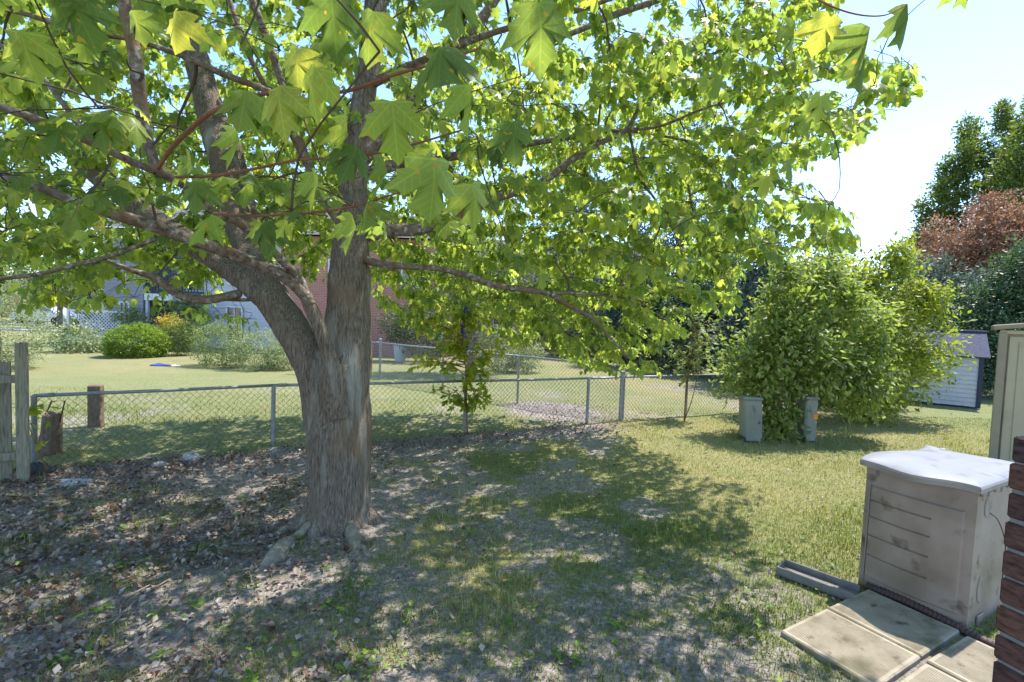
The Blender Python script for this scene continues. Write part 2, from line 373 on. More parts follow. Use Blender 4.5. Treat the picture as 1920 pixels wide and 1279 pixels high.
# ================================================================== MAPLE
tree = empty('maple_tree', (TREE[0], TREE[1], 0), 'large maple with a forked grey brown trunk and low spreading branches over the yard', 'tree')
def PP(l): return np.array([P(a, b, c) for a, b, c in l])
def tr(l): return PP([q[:3] for q in l]), np.array([q[3] for q in l])
main_p, main_r = tr([(634, 1040, 4.3, .36), (634, 1005, 4.3, .305), (634, 960, 4.3, .285), (636, 880, 4.3, .275), (638, 800, 4.3, .262), (645, 710, 4.3, .235), (652, 620, 4.32, .195), (654, 540, 4.34, .185), (656, 480, 4.38, .175), (658, 420, 4.45, .135), (668, 300, 4.6, .115), (688, 150, 4.7, .105), (705, 0, 4.8, .10), (712, -200, 5.0, .09), (705, -500, 5.3, .06)])
left_p, left_r = tr([(628, 920, 4.28, .20), (616, 800, 4.27, .185), (600, 725, 4.25, .175), (572, 665, 4.22, .15), (545, 610, 4.22, .14), (510, 560, 4.25, .135), (482, 510, 4.32, .135), (456, 440, 4.55, .135), (436, 380, 4.75, .13), (412, 270, 5.0, .135), (388, 180, 5.15, .13), (362, 80, 5.3, .12), (340, -10, 5.4, .11), (310, -250, 5.7, .09), (300, -500, 6, .06)])
purp_p, purp_r = tr([(512, 566, 4.22, .11), (462, 528, 4.2, .10), (405, 487, 4.25, .098), (330, 440, 4.4, .105), (240, 375, 4.6, .10), (150, 295, 4.85, .09), (60, 215, 5.1, .085), (-80, 100, 5.4, .07), (-250, -20, 5.8, .05)])
tm = MB()
for p, r in ((main_p, main_r), (left_p, left_r), (purp_p, purp_r)): tm.tube(p, r, 28, 5, wob=.10)
fork_p, fork_r = tr([(640, 780, 4.12, .10), (628, 730, 4.06, .10), (622, 690, 4.02, .085), (612, 655, 3.98, .062), (600, 615, 3.95, .055), (586, 585, 3.92, .055), (577, 562, 3.9, .052)])
tm.tube(fork_p, fork_r, 16, 4, wob=.08)
dk_p, dk_r = tr([(600, 690, 4.3, .07), (590, 650, 4.36, .055), (564, 607, 4.4, .045), (530, 545, 4.45, .042), (500, 484, 4.55, .04), (478, 400, 4.8, .035), (440, 250, 5.2, .03)])
tm.tube(dk_p, dk_r, 12, 4, wob=.1)
# buttresses at the foot
for aa, l in ((-2.6, .5), (-1.2, .42), (.1, .48), (1.2, .4), (2.4, .45), (-1.9, .40), (3.4, .5)):
    q = np.array([math.cos(aa), math.sin(aa)]); c = main_p[1][:2]
    tm.tube([[*(c + q * .12), .42], [*(c + q * .20), .18], [*(c + q * (l * .70)), .03], [*(c + q * (l + .0)), -.08]], [.10, .10, .08, .05], 12, 4, wob=.1)
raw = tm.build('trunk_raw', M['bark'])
md = raw.modifiers.new('r', 'REMESH'); md.mode = 'VOXEL'; md.voxel_size = .02; md.use_smooth_shade = True
ms_ = raw.modifiers.new('s', 'SMOOTH'); ms_.iterations = 3; ms_.factor = .5
dg = bpy.context.evaluated_depsgraph_get(); tme = bpy.data.meshes.new_from_object(raw.evaluated_get(dg))
bpy.data.objects.remove(raw)
nv = len(tme.vertices); co = np.zeros(nv * 3, np.float32); tme.vertices.foreach_get('co', co); co = co.reshape(-1, 3).astype(float)
no_ = np.zeros(nv * 3, np.float32); tme.vertices.foreach_get('normal', no_); no_ = no_.reshape(-1, 3)
ang = np.arctan2(no_[:, 1], no_[:, 0])                               # bark ridges: tall narrow noise cells
rid = np.abs(N1((co[:, 0] + .55 * co[:, 2] * (co[:, 0] < -1.9)) * 34 + N2(co[:, 2] * 5, ang) * 1.4, co[:, 2] * 3.2 + co[:, 1] * 20) - .5) * 2
low = smooth(2.6, 1.2, co[:, 2])
co += no_ * ((rid - .4) * .013 * (.35 + .65 * low))[:, None] + no_ * ((N3.fbm(co[:, 2] * 2.2, ang * 1.1) - .5) * .035)[:, None]
co -= np.array([TREE[0], TREE[1], 0])
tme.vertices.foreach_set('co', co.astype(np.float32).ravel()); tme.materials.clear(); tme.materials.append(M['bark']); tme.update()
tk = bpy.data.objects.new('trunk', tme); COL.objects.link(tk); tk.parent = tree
nodes = []                                                           # skeleton nodes (pos, radius) for side branches
def reg(p, r, k=6, lo=0):
    a, b = smooth_path(np.asarray(p), np.asarray(r, float), k)
    for q, s_ in zip(a[lo:], b[lo:]): nodes.append((*q, s_))
reg(main_p[9:], main_r[9:]); reg(left_p[7:], left_r[7:]); reg(purp_p[4:], purp_r[4:]); reg(dk_p[4:], dk_r[4:])
def limb(l, n=10, m='limb', name='limb', r=True, label=None, wob=.12):
    p, rd = tr(l); b = MB(); b.tube(p, rd, n, 6, wob=wob); o = b.build(name, M[m], tree, smooth=True)
    if label: o['label'] = label
    if r: reg(p, rd, 5, 3)
    return p, rd
limb([(580, 572, 3.9, .05), (570, 552, 3.88, .048), (528, 516, 3.75, .044), (450, 482, 3.55, .043), (358, 449, 3.3, .042), (285, 424, 3.1, .038), (185, 392, 2.9, .033), (114, 368, 2.8, .028), (40, 340, 2.7, .024), (-120, 300, 2.6, .02)], 14)
limb([(578, 566, 3.9, .04), (562, 525, 3.85, .033), (530, 490, 3.7, .03), (500, 462, 3.55, .03), (450, 418, 3.3, .03), (400, 397, 3.1, .028), (350, 350, 2.85, .026), (300, 322, 2.65, .024), (288, 296, 2.6, .021), (281, 266, 2.6, .018)], 12)
limb([(300, 330, 2.66, .022), (284, 290, 2.66, .026), (272, 240, 2.65, .031), (260, 170, 2.65, .033), (252, 100, 2.65, .033), (238, 30, 2.65, .031), (222, -60, 2.65, .028), (200, -250, 2.7, .02)], 12)
limb([(292, 322, 2.64, .02), (240, 300, 2.6, .019), (180, 272, 2.5, .019), (110, 240, 2.4, .018), (40, 214, 2.3, .018), (-60, 180, 2.2, .016)], 10)
limb([(180, 270, 2.5, .016), (150, 236, 2.5, .015), (100, 170, 2.5, .012), (55, 118, 2.5, .011), (0, 85, 2.5, .01), (-60, 60, 2.5, .008)], 8)
limb([(448, 550, 4.15, .04), (425, 556, 4.05, .036), (380, 562, 3.95, .036), (335, 552, 3.85, .034), (292, 522, 3.8, .03), (250, 508, 3.7, .018), (200, 488, 3.6, .01)], 12)
limb([(292, 448, 3.1, .016), (240, 468, 3.1, .015), (190, 485, 3.1, .014), (120, 502, 3.1, .014), (60, 516, 3.1, .013), (-60, 530, 3.1, .012)], 8)
limb([(660, 470, 4.35, .05), (700, 492, 4.3, .035), (760, 500, 4.3, .028), (815, 503, 4.4, .024), (870, 515, 4.5, .03), (930, 535, 4.7, .032), (990, 544, 4.85, .03), (1030, 552, 4.95, .028), (1075, 578, 5.0, .024), (1110, 596, 5.0, .018), (1150, 640, 5.0, .012), (1180, 672, 5, .008)], 10)
limb([(1025, 550, 4.95, .02), (1090, 550, 5.1, .016), (1150, 556, 5.2, .014), (1210, 566, 5.3, .009)], 8)
limb([(670, 440, 4.45, .08), (740, 432, 4.5, .06), (800, 428, 4.6, .05), (860, 405, 4.7, .046), (930, 372, 4.8, .042), (1010, 345, 4.9, .042), (1075, 298, 5, .034), (1130, 266, 5.05, .03), (1175, 244, 5.1, .026), (1200, 200, 5.15, .018), (1250, 150, 5.2, .016), (1340, 100, 5.2, .014), (1430, 50, 5.3, .012), (1510, 0, 5.3, .01)], 12)
limb([(1175, 244, 5.1, .02), (1240, 236, 5.2, .016), (1330, 200, 5.3, .013), (1420, 180, 5.4, .01), (1540, 150, 5.4, .007)], 8)
limb([(672, 330, 4.6, .07), (760, 305, 4.9, .05), (860, 292, 5.2, .042), (960, 275, 5.4, .035), (1080, 256, 5.6, .03), (1180, 246, 5.8, .02), (1320, 270, 6, .012)], 10)
limb([(1262, 262, 5.6, .012), (1285, 320, 5.7, .012), (1296, 380, 5.8, .012), (1310, 460, 5.9, .009), (1320, 520, 5.9, .006)], 8)
limb([(676, 300, 4.6, .08), (740, 220, 4.8, .07), (820, 140, 5.0, .06), (900, 40, 5.3, .055), (980, -60, 5.6, .045), (1150, -200, 6.2, .03)], 12)
limb([(690, 160, 4.7, .05), (800, 110, 4.4, .03), (930, 60, 4.2, .025), (1080, 20, 4.0, .02), (1300, -60, 3.9, .015)], 10)
limb([(1000, 90, 5.2, .02), (1090, 55, 5.3, .03), (1160, 25, 5.4, .035), (1300, -20, 5.6, .03), (1500, -80, 5.8, .02)], 10)
limb([(640, 420, 4.4, .05), (600, 360, 4.4, .04), (560, 260, 4.3, .034), (520, 130, 4.2, .03), (480, 20, 4.1, .028), (430, -120, 4, .02)], 10)
limb([(600, 360, 4.4, .03), (540, 240, 4.6, .026), (470, 110, 4.7, .025), (430, 0, 4.8, .022), (380, -150, 4.8, .018)], 10)
limb([(-40, 5, 3.4, .014), (60, 30, 3.4, .016), (160, 62, 3.45, .018), (240, 72, 3.5, .018), (330, 100, 3.6, .02), (420, 140, 3.8, .024), (490, 165, 4.0, .026), (560, 200, 4.3, .03)], 8)
limb([(400, 560, 4.4, .02), (480, 560, 4.9, .018), (500, 530, 5, .01)], 6, r=False)
limb([(1100, 596, 5, .01), (1140, 560, 5.3, .01), (1240, 420, 5.8, .012), (1200, 330, 5.9, .018), (1180, 250, 5.9, .02)], 6)
T1, _ = limb([(296, 316, 2.2, .009), (325, 275, 2.1, .0095), (380, 222, 1.95, .009), (430, 196, 1.85, .008), (510, 173, 1.75, .007), (590, 171, 1.65, .006), (650, 171, 1.6, .006), (740, 140, 1.5, .005), (820, 118, 1.4, .004), (900, 90, 1.35, .003)], 8, 'redtwig', 'young_shoot', r=False, wob=.05)
T2, _ = limb([(330, 332, 2.2, .006), (400, 330, 2.1, .006), (480, 316, 2.0, .006), (560, 300, 1.9, .005), (640, 296, 1.8, .005), (740, 280, 1.7, .0045), (880, 240, 1.6, .003)], 8, 'redtwig', 'young_shoot', r=False, wob=.05)
T3, _ = limb([(400, 400, 2.8, .007), (480, 404, 2.5, .007), (560, 400, 2.3, .006), (640, 392, 2.1, .005), (720, 370, 2.0, .004), (800, 345, 1.9, .003)], 8, 'redtwig', 'young_shoot', r=False, wob=.05)
limb([(470, 0, 1.9, .004), (462, 20, 1.9, .004)], 6, r=False) if False else None
# surface roots
for l in ([(590, 1002, 0, .05), (556, 1016, 0, .055), (530, 1034, 0, .085), (512, 1056, 0, .075), (478, 1078, 0, .02)], [(570, 996, 0, .04), (530, 1004, 0, .045), (500, 1018, 0, .02)], [(655, 1008, 0, .05), (672, 1030, 0, .045), (692, 1048, 0, .02)], [(655, 1008, 0, .05), (664, 1035, 0, .035), (655, 1050, 0, .015)]):
    p = np.array([G(a, b) for a, b, _, _ in l]); r = np.array([q[3] for q in l]); p[:, 2] = gz(p[:, 0], p[:, 1]) - r * .15; p[0, 2] += .05
    b = MB(); b.tube(p, r, 10, 5, wob=.25); b.build('root', mat('root_bark', [(.14, .12, .09), (.24, .21, .16), (.36, .32, .26)], 14, .95, bump=1, bscale=24, dist=.02), tree, smooth=True)

# ---- crown: side branches grown to targets inside the crown's volume, then leafy sprays
OUT = np.array([(-900, -2500), (-900, 600), (-300, 600), (0, 552), (60, 590), (120, 600), (200, 575), (265, 560), (310, 590), (350, 640), (400, 600), (455, 640), (492, 600), (455, 555), (420, 520), (455, 500), (520, 520), (612, 530), (690, 500), (705, 560), (735, 610), (760, 600), (800, 640), (850, 610), (900, 600), (960, 650), (1040, 650), (1090, 700), (1180, 700), (1250, 700), (1262, 640), (1330, 590), (1378, 612), (1385, 520), (1430, 470), (1490, 490), (1570, 492), (1625, 440), (1590, 392), (1535, 352), (1520, 300), (1600, 278), (1640, 235), (1705, 200), (1752, 165), (1695, 112), (1640, 90), (1600, 40), (1590, -300), (1500, -2500)], float)
def inside(px, py, poly=OUT):
    c = np.zeros(px.shape, bool); n = len(poly)
    for i in range(n):
        (x1, y1), (x2, y2) = poly[i], poly[(i + 1) % n]
        if y1 == y2: continue
        c ^= ((py < y1) != (py < y2)) & (px < (x2 - x1) * (py - y1) / (y2 - y1) + x1)
    return c
def near_line(px, py, pl, w_):
    m_ = np.full(px.shape, 1e9)
    for (x1, y1), (x2, y2) in zip(pl[:-1], pl[1:]):
        t = np.clip(((px - x1) * (x2 - x1) + (py - y1) * (y2 - y1)) / ((x2 - x1) ** 2 + (y2 - y1) ** 2), 0, 1); m_ = np.minimum(m_, np.hypot(px - x1 - t * (x2 - x1), py - y1 - t * (y2 - y1)))
    return m_ < w_
def ok_leaf(p, jit=8):
    px, py, d = proj(p); px = px + rng.normal(0, jit, len(px)); py = py + rng.normal(0, jit, len(py))
    vis = (d > .1) & (px > -60) & (px < 4200) & (py > -60) & (py < 1900)
    k = np.linalg.norm(p - np.array([0, 0, H]), axis=1) > 1.3
    k &= ~vis | inside(px, py)
    k &= ~(vis & (py > 455) & (d < 2.9)); k &= ~(vis & (px > 1000) & (d < 3.3)); k &= ~(vis & (px > 440) & (px < 720) & (py > 430) & (d < 4.9))
    k &= ~(vis & (py > 520) & (px > 700) & (d < 4.2))
    k &= ~(vis & (d < 2.3) & (rng.random(len(d)) < .66))
    k &= p[:, 2] > .8
    k &= ~(vis & (d < 5.1) & near_line(px, py, [(475, 505), (440, 385), (412, 270), (388, 180), (355, 60)], 36) & (rng.random(len(d)) < .82))
    k &= ~(vis & (d < 4.7) & near_line(px, py, [(656, 470), (666, 330)], 30) & (rng.random(len(d)) < .6))
    k &= ~(vis & (px > 215) & (px < 490) & (py > 530) & (rng.random(len(d)) < .6))
    return k
C0 = np.array([-.9, 4.9, 3.3])
def vol(p):
    q = p - C0; rx = np.where(q[:, 0] > 0, 5.0, 5.6); r = np.sqrt((q[:, 0] / rx) ** 2 + (q[:, 1] / 5.0) ** 2)
    top = 6.2 * np.sqrt(np.clip(1 - r ** 2, 0, 1)); bot = -.75 - .9 * r ** 2 - .85 * smooth(-.5, 1.5, q[:, 1])
    rr = r ** 2 + np.where(q[:, 2] > 0, (q[:, 2] / 6.2) ** 2, 0)
    return (r < 1) & (q[:, 2] < top) & (q[:, 2] > bot), np.sqrt(rr)
cand = C0 + (rng.random((60000, 3)) * 2 - 1) * np.array([5.6, 5.0, 6.2]); okv, rr = vol(cand)
keep = okv & (rng.random(len(cand)) < np.clip(.12 + .9 * rr ** 2.2, 0, 1)); cand = cand[keep]
k = ok_leaf(cand, 0); cand = cand[k]
px, py, d = proj(cand); inf = (d > 0) & (px > -50) & (px < 1970) & (py > -50)
pr = np.where(inf & (cand[:, 2] < 5.5), 1., .16); cand = cand[rng.random(len(cand)) < pr]
sel = []; cell = {}                                                  # thin out to an even spacing
MIND = .395
for p in cand:
    kk = tuple((p // MIND).astype(int)); bad = False
    for dx in (-1, 0, 1):
        for dy in (-1, 0, 1):
            for dz in (-1, 0, 1):
                for q in cell.get((kk[0] + dx, kk[1] + dy, kk[2] + dz), ()):
                    if (abs(q[0] - p[0]) < 1) and ((q - p) ** 2 * (1, 1, 2.2)).sum() < MIND ** 2: bad = True; break
    if not bad: cell.setdefault(kk, []).append(p); sel.append(p)
sel = np.array(sel); order = np.argsort(np.linalg.norm((sel - np.array([TREE[0], TREE[1], 3.2])), axis=1)); sel = sel[order]
NP = np.array(nodes)[:, :3]; NR = np.array(nodes)[:, 3]; NPl = [NP]; cnt = 0
buf = np.zeros((len(NP) + len(sel) * 4, 3)); bufr = np.zeros(len(buf)); bufd = np.zeros(len(buf)); buf[:len(NP)] = NP; bufr[:len(NP)] = NR; nn = len(NP)
axis0 = np.array([TREE[0], TREE[1]]); bufd[:nn] = np.hypot(*(NP[:, :2] - axis0).T)
tw = MB(); sprays = []
for p in sel:
    dd = np.linalg.norm(buf[:nn] - p, axis=1); pd = math.hypot(*(p[:2] - axis0))
    cost = dd + np.where(bufd[:nn] > pd + .15, 1.2, 0) + np.where(buf[:nn, 2] > p[2] + .5, .4, 0)
    i = int(np.argmin(cost)); a = buf[i]; r0 = min(bufr[i] * .62, .006 + .012 * dd[i])
    if dd[i] > 2.6: continue
    out = np.array([*(p[:2] - axis0), 0.]); out /= np.linalg.norm(out) + 1e-6
    mid = (a + p) / 2 + np.array([0, 0, .10 * dd[i]]) + rng.normal(0, .05, 3) * dd[i]
    sprays.append((p, nrm(p - mid + out * .5 * dd[i]), dd[i]))
    r0 = max(r0, .0045)
    tw.tube([a, a * .4 + mid * .6 + rng.normal(0, .02, 3), mid * .5 + p * .5 + rng.normal(0, .02, 3), p], [r0, r0 * .85, r0 * .7, .0035], 4, 2, cap=False)
    for t in (.5, .8, 1.):
        q = (a * (1 - t) ** 2 + mid * 2 * t * (1 - t) + p * t * t); buf[nn] = q; bufr[nn] = max(.0045, r0 * .7); bufd[nn] = math.hypot(*(q[:2] - axis0)); nn += 1
# leafy sprays: opposite leaves on long stalks hanging from thin twigs
LP, LT, LU, LS = [], [], [], []
for p, dr, dd in sprays:
    for sidek in range(3):
        a = rng.normal(0, .55); dr2 = np.array([dr[0] * math.cos(a) - dr[1] * math.sin(a), dr[0] * math.sin(a) + dr[1] * math.cos(a), dr[2] * .5 - .12 + rng.normal(0, .12)]); dr2 /= np.linalg.norm(dr2)
        L_ = rng.uniform(.22, .5); start = p - dr2 * rng.uniform(0, .2); n = rng.integers(3, 6)
        end = start + dr2 * L_ - np.array([0, 0, .25 * L_ * L_])
        if not ok_leaf(end[None], 0)[0]: continue
        tw.tube([start, (start + end) / 2 + np.array([0, 0, .02]), end], [.003, .0026, .0018], 3, 0, cap=False)
        perp = np.cross(dr2, [0, 0, 1.]); perp /= np.linalg.norm(perp) + 1e-6
        for i in range(n):
            t = (i + .6) / n; base = start * (1 - t) + end * t
            for sg in (-1, 1):
                pd_ = perp * sg * rng.uniform(.5, 1) + dr2 * rng.uniform(.1, .8) + np.array([0, 0, rng.uniform(-.45, .25)]); pd_ /= np.linalg.norm(pd_)
                lb = base + pd_ * rng.uniform(.05, .11)
                LP.append(lb); LT.append(pd_ * .75 + np.array([0, 0, -rng.uniform(.15, 1.0)])); LU.append(np.array([0, 0, 1.]) + pd_ * rng.uniform(-.1, .5) + rng.normal(0, .28, 3)); LS.append(rng.uniform(.06, .125))
# big near leaves on the young shoots
for T_, k0, dens in ((T1, 0, 2), (T2, 0, 2), (T3, 0, 2)):
    q, _ = smooth_path(T_, np.zeros(len(T_)), 4); dq = np.gradient(q, axis=0)
    for i in range(3, len(q), 3):
        for sg in (-1, 1):
            pd_ = np.cross(nrm(dq[i]), [0, 0, 1]) * sg * .7 + nrm(dq[i]) * .3 + np.array([0, 0, rng.uniform(-.7, .1)]); pd_ /= np.linalg.norm(pd_)
            lb = q[i] + pd_ * rng.uniform(.05, .10); tw.tube([q[i], lb], [.0016, .0013], 3, cap=False)
            LP.append(lb); LT.append(pd_ * .4 + np.array([0, 0, -1.]) * rng.uniform(.3, 1.2)); LU.append(np.array([0, 0, 1.]) + pd_ * .8 + rng.normal(0, .3, 3)); LS.append(rng.uniform(.12, .17))
LP, LT, LU, LS = map(np.array, (LP, LT, LU, LS)); nearn = (len(LP))
k = ok_leaf(LP); LP, LT, LU, LS = LP[k], LT[k], LU[k], LS[k]
# a few single leaves that show against the sky at the top right, on their own shoot
sh = [(1420, -80, 1.9, .004), (1500, -20, 1.8, .0035), (1580, 20, 1.75, .003), (1650, 30, 1.7, .0025), (1700, 10, 1.7, .002)]
limb(sh, 6, 'redtwig', 'young_shoot', r=False, wob=.05)
for x, y, d_, s_, tx in ((590, 125, 1.45, .14, -.4), (560, 90, 1.6, .13, -.2), (735, 190, 1.35, .15, .1), (815, 300, 1.3, .16, .0), (885, 345, 1.6, .14, .3), (1010, 5, 1.35, .16, .2), (860, -30, 1.5, .15, 0), (330, 20, 1.9, .15, -.2), (130, -20, 1.6, .16, .2), (40, 60, 1.7, .15, 0), (250, 20, 2.2, .13, 0), (700, 20, 1.5, .15, -.2), (620, -10, 1.4, .15, .1), (960, 230, 1.8, .14, .2), (1632, 50, 1.68, .15, .0), (1700, 8, 1.7, .13, .5), (1560, 25, 1.75, .14, -.3), (1622, 110, 1.8, .12, .1), (1540, 180, 2.3, .12, 0), (1490, 40, 1.8, .13, .2), (1520, 205, 3, .13, 0), (1350, 140, 3, .14, 0), (1440, 330, 3.2, .15, 0), (1480, 300, 2.9, .13, .3)):
    q = P(x, y, d_); LP = np.vstack([LP, q]); LT = np.vstack([LT, [tx, .1, -.9]]); LU = np.vstack([LU, [.1, -.6, .7] + rng.normal(0, .15, 3)]); LS = np.append(LS, s_)
dcam = np.linalg.norm(LP - np.array([0, 0, H]), axis=1); px, py, dz = proj(LP); big = (dcam < 3.2) & (dz > 0)
va, fa, ua, na = leafmesh(LP[big], LT[big], LU[big], LS[big], maple_hi()); vb, fb, ub, nb_ = leafmesh(LP[~big], LT[~big], LU[~big], LS[~big], maple_lo())
def lr(n, k): v = np.clip(rng.beta(2, 2.6, n), 0, 1); return np.repeat(v, k)
mesh('crown', np.vstack([va, vb]) - worldloc(tree), [np.vstack([fa, fb + len(va)])], M['maple'], tree, rnd=np.concatenate([lr(big.sum(), na), lr((~big).sum(), nb_)]), uv=np.vstack([ua, ub]), smooth=True)
o = tw.build('twigs', M['twig'], tree); o['kind'] = 'stuff'
print('MAPLE sprays', len(sprays), 'leaves', len(LP), 'near', big.sum())

# ================================================================== FENCES
def ground_pt(x, y): return np.array([x, y, float(gz(np.array(x), np.array(y)))])
def chain_fence(name, label, pts, h, pole_r, corner=(), gapstart=0, group=None):
    o0 = pts[0]; root = empty(name, (o0[0], o0[1], 0), label, 'fence', group)
    for i, p in enumerate(pts):
        r = pole_r * (1.35 if i in corner else 1); hh = h + (.10 if i in corner else -.015)
        b = MB(); b.tube([[p[0], p[1], -.1], [p[0], p[1], hh]], r, 12)
        b.tube([[p[0], p[1], hh], [p[0], p[1], hh + .012], [p[0], p[1], hh + .03]], [r * 1.15, r * 1.1, r * .3], 12)
        if i in corner:
            for q in (.2, .5, .8): b.tube([[p[0], p[1], h * q - .01], [p[0], p[1], h * q + .01]], r * 1.15, 12)
        b.build('post', M['steel'], root, smooth=False)
    b = MB(); P3 = np.array([[p[0], p[1], h] for p in pts])
    for a, c in zip(P3[:-1], P3[1:]):
        L_ = np.linalg.norm(c - a); t = (c - a) / L_
        b.tube([a, (a + c) / 2 - np.array([0, 0, .006]), c], .021, 10, 0)
        b.tube([a + t * .06, a + t * .17], .025, 10)
    b.build('top_rail', M['steel'], root, smooth=True)
    # mesh: two families of zigzag wires crossing like a real diamond weave
    b = MB(); D = .042; tot = 0; V = []; Fq = []
    for a, c in zip(P3[:-1], P3[1:]):
        L_ = np.linalg.norm((c - a)[:2]); t = np.array([*(c - a)[:2], 0]) / L_; nrm_ = np.array([-t[1], t[0], 0]); hh = h - .01; nz = int(hh / D); 
        n = int(L_ / D)
        for k in range(n + 1):
            zz = np.arange(nz + 1) * hh / nz; s_ = k * D + ((np.arange(nz + 1) + k) % 2) * D
            s_ = np.clip(s_ + (N1(zz * 3, zz * 0 + a[0] + k * .15) - .5) * .006, 0, L_)
            off = np.where(np.arange(nz + 1) % 2, .004, -.004)
            pl = a[None] * [1, 1, 0] + s_[:, None] * t + off[:, None] * nrm_ + zz[:, None] * [0, 0, 1] + [0, 0, .01]
            rad = .0030; m_ = len(pl)
            for ang in range(3): V.append(pl + rad * (math.cos(ang * 2.094) * t + math.sin(ang * 2.094) * nrm_))
            i0 = tot; 
            for ang in range(3):
                u = i0 + ang * m_ + np.arange(m_ - 1); v_ = i0 + ((ang + 1) % 3) * m_ + np.arange(m_ - 1); Fq.append(np.stack([u, v_, v_ + 1, u + 1], -1))
            tot += 3 * m_
    V = np.concatenate(V); mesh('wire_mesh', V - worldloc(root), np.concatenate(Fq), M['wire'], root)
    return root
fp = [(-5.42, 5.46), (-3.36, 6.82), (-.74, 7.97), (1.45, 8.95), (2.16, 9.33), (3.69, 10.07), (5.6, 11.0)]
chain_fence('chain_link_fence', 'low galvanised chain link fence running behind the big maple across the yard', fp, .87, .028, corner=(4,))
gp = [(2.22, 9.42), (.17, 10.95), (-1.76, 12.44), (-3.82, 14.03), (-4.1, 14.12), (-6.4, 14.9)]
chain_fence('chain_link_fence', 'taller grey chain link fence running away behind the low fence towards the brick house', gp, 1.08, .026, corner=(3,))

# wooden picket fence end at the left edge
wf = empty('picket_fence', (-5.25, 5.12, 0), 'weathered grey wooden picket fence ending in a square post at the left edge', 'fence')
pd = np.array([-.74, -.67, 0]) ; pd /= np.linalg.norm(pd); ax = basis(pd)
def brd(name, c, size, m='wood', par=None): b = MB(); b.box(c, size, ax, .006); return b.build(name, M[m], par)
pc = G(44, 905); pc[2] = 0
brd('post', pc + [0, 0, .73], (.10, .10, 1.56), par=wf)
for k in range(9):
    q = pc + pd * (.13 + k * .17) - ax[1] * .0; sidek = .062 if k % 2 == 0 else -.062
    brd('picket', q - ax[1] * sidek * 1.0 + [0, 0, .66 + .01 * (k % 3)], (.095, .02, 1.28), par=wf)
for z in (.3, 1.12): b = MB(); b.box(pc + pd * .85 + [0, 0, z], (1.6, .04, .085), ax, .004); b.build('rail', M['wood'], wf)

# stub posts beyond the fence
q = G(180, 800); q[2] = 0
b = MB(); b.box(q + [0, 0, .30], (.17, .14, .72), basis((1, .3, 0)), .012); tag(b.build('wooden_post', M['oldpost']), 'short square brown wooden post standing on the lawn beyond the chain link fence', 'post')
q = G(98, 852); q[2] = 0
op = empty('stump_post', q, 'old round timber stub behind the fence with a rusty metal frame on top', 'post')
b = MB(); b.tube([q + [0, 0, -.1], q + [0, 0, .3], q + [.01, 0, .50], q + [.01, 0, .52]], [.105, .10, .098, .07], 14, 2, wob=.15); b.build('timber', M['oldpost'], op)
M['rust'] = plain('rusty_iron', (.12, .06, .04), .8, .3, .3)
b = MB(); b.tube([q + [-.08, 0, .5], q + [-.02, .02, .68], q + [.15, .02, .69], q + [.10, .0, .42]], .009, 6); b.tube([q + [-.08, 0, .5], q + [.12, .0, .52]], .007, 6); b.build('metal_frame', M['rust'], op)

# ================================================================== UTILITY PEDESTALS
M['green_metal'] = mat('grey_green_paint', [(.19, .20, .165), (.25, .26, .22)], 3, .6, second=[((.14, .14, .11), 9, .62, .72)])
M['orange'] = plain('orange_sticker', (.75, .22, .02), .6)
def pedestal(pos, w_, d_, h_, yaw, label, sticker=False, lean=0):
    r = empty('utility_pedestal', pos, label, 'utility box', 'utility pedestals by the bush'); u = np.array([math.cos(yaw), math.sin(yaw), 0]); A = basis(u)
    A2 = A.copy(); A2[2] = nrm(A[2] + u * lean)
    b = MB(); b.box(pos + A2[2] * .03, (w_ * .9, d_ * .9, .1), A2); b.build('base', M['wire'], r)
    b = MB(); b.box(pos + A2[2] * (h_ / 2 + .05), (w_, d_, h_ - .06), A2, .022); b.build('cabinet', M['green_metal'], r)
    b = MB(); b.box(pos + A2[2] * (h_ + .035), (w_ + .03, d_ + .03, .05), A2, .022); b.build('cap', M['green_metal'], r)
    b = MB(); 
    for k in range(4): b.box(pos + A2[2] * (h_ - .08 - .03 * k) - A[1] * (d_ / 2 + .001), (w_ * .5, .006, .012), A2)
    b.build('louvre', M['green_metal'], r)
    b = MB(); b.box(pos + A2[2] * (h_ * .45) - A[1] * (d_ / 2 + .002), (w_ * .78, .006, h_ * .8), A2, .002); b.build('door', M['green_metal'], r)
    b = MB(); b.box(pos + A2[2] * (h_ * .5) - A[1] * (d_ / 2 + .01) + u * w_ * .33, (.025, .012, .05), A2, .003); b.build('latch', M['wire'], r)
    if sticker:
        b = MB(); b.box(pos + A2[2] * (h_ * .62) - A[1] * (d_ / 2 + .006) + u * w_ * .3, (.07, .003, .085), A2); b.build('sticker', M['orange'], r)
pedestal(ground_pt(4.07, 8.05), .30, .24, .70, -.12, 'grey green utility pedestal left of the bush stems, leaning slightly', lean=-.06)
pedestal(ground_pt(5.1, 8.22), .22, .22, .72, .1, 'grey green utility pedestal with an orange sticker right of the bush stems', True)

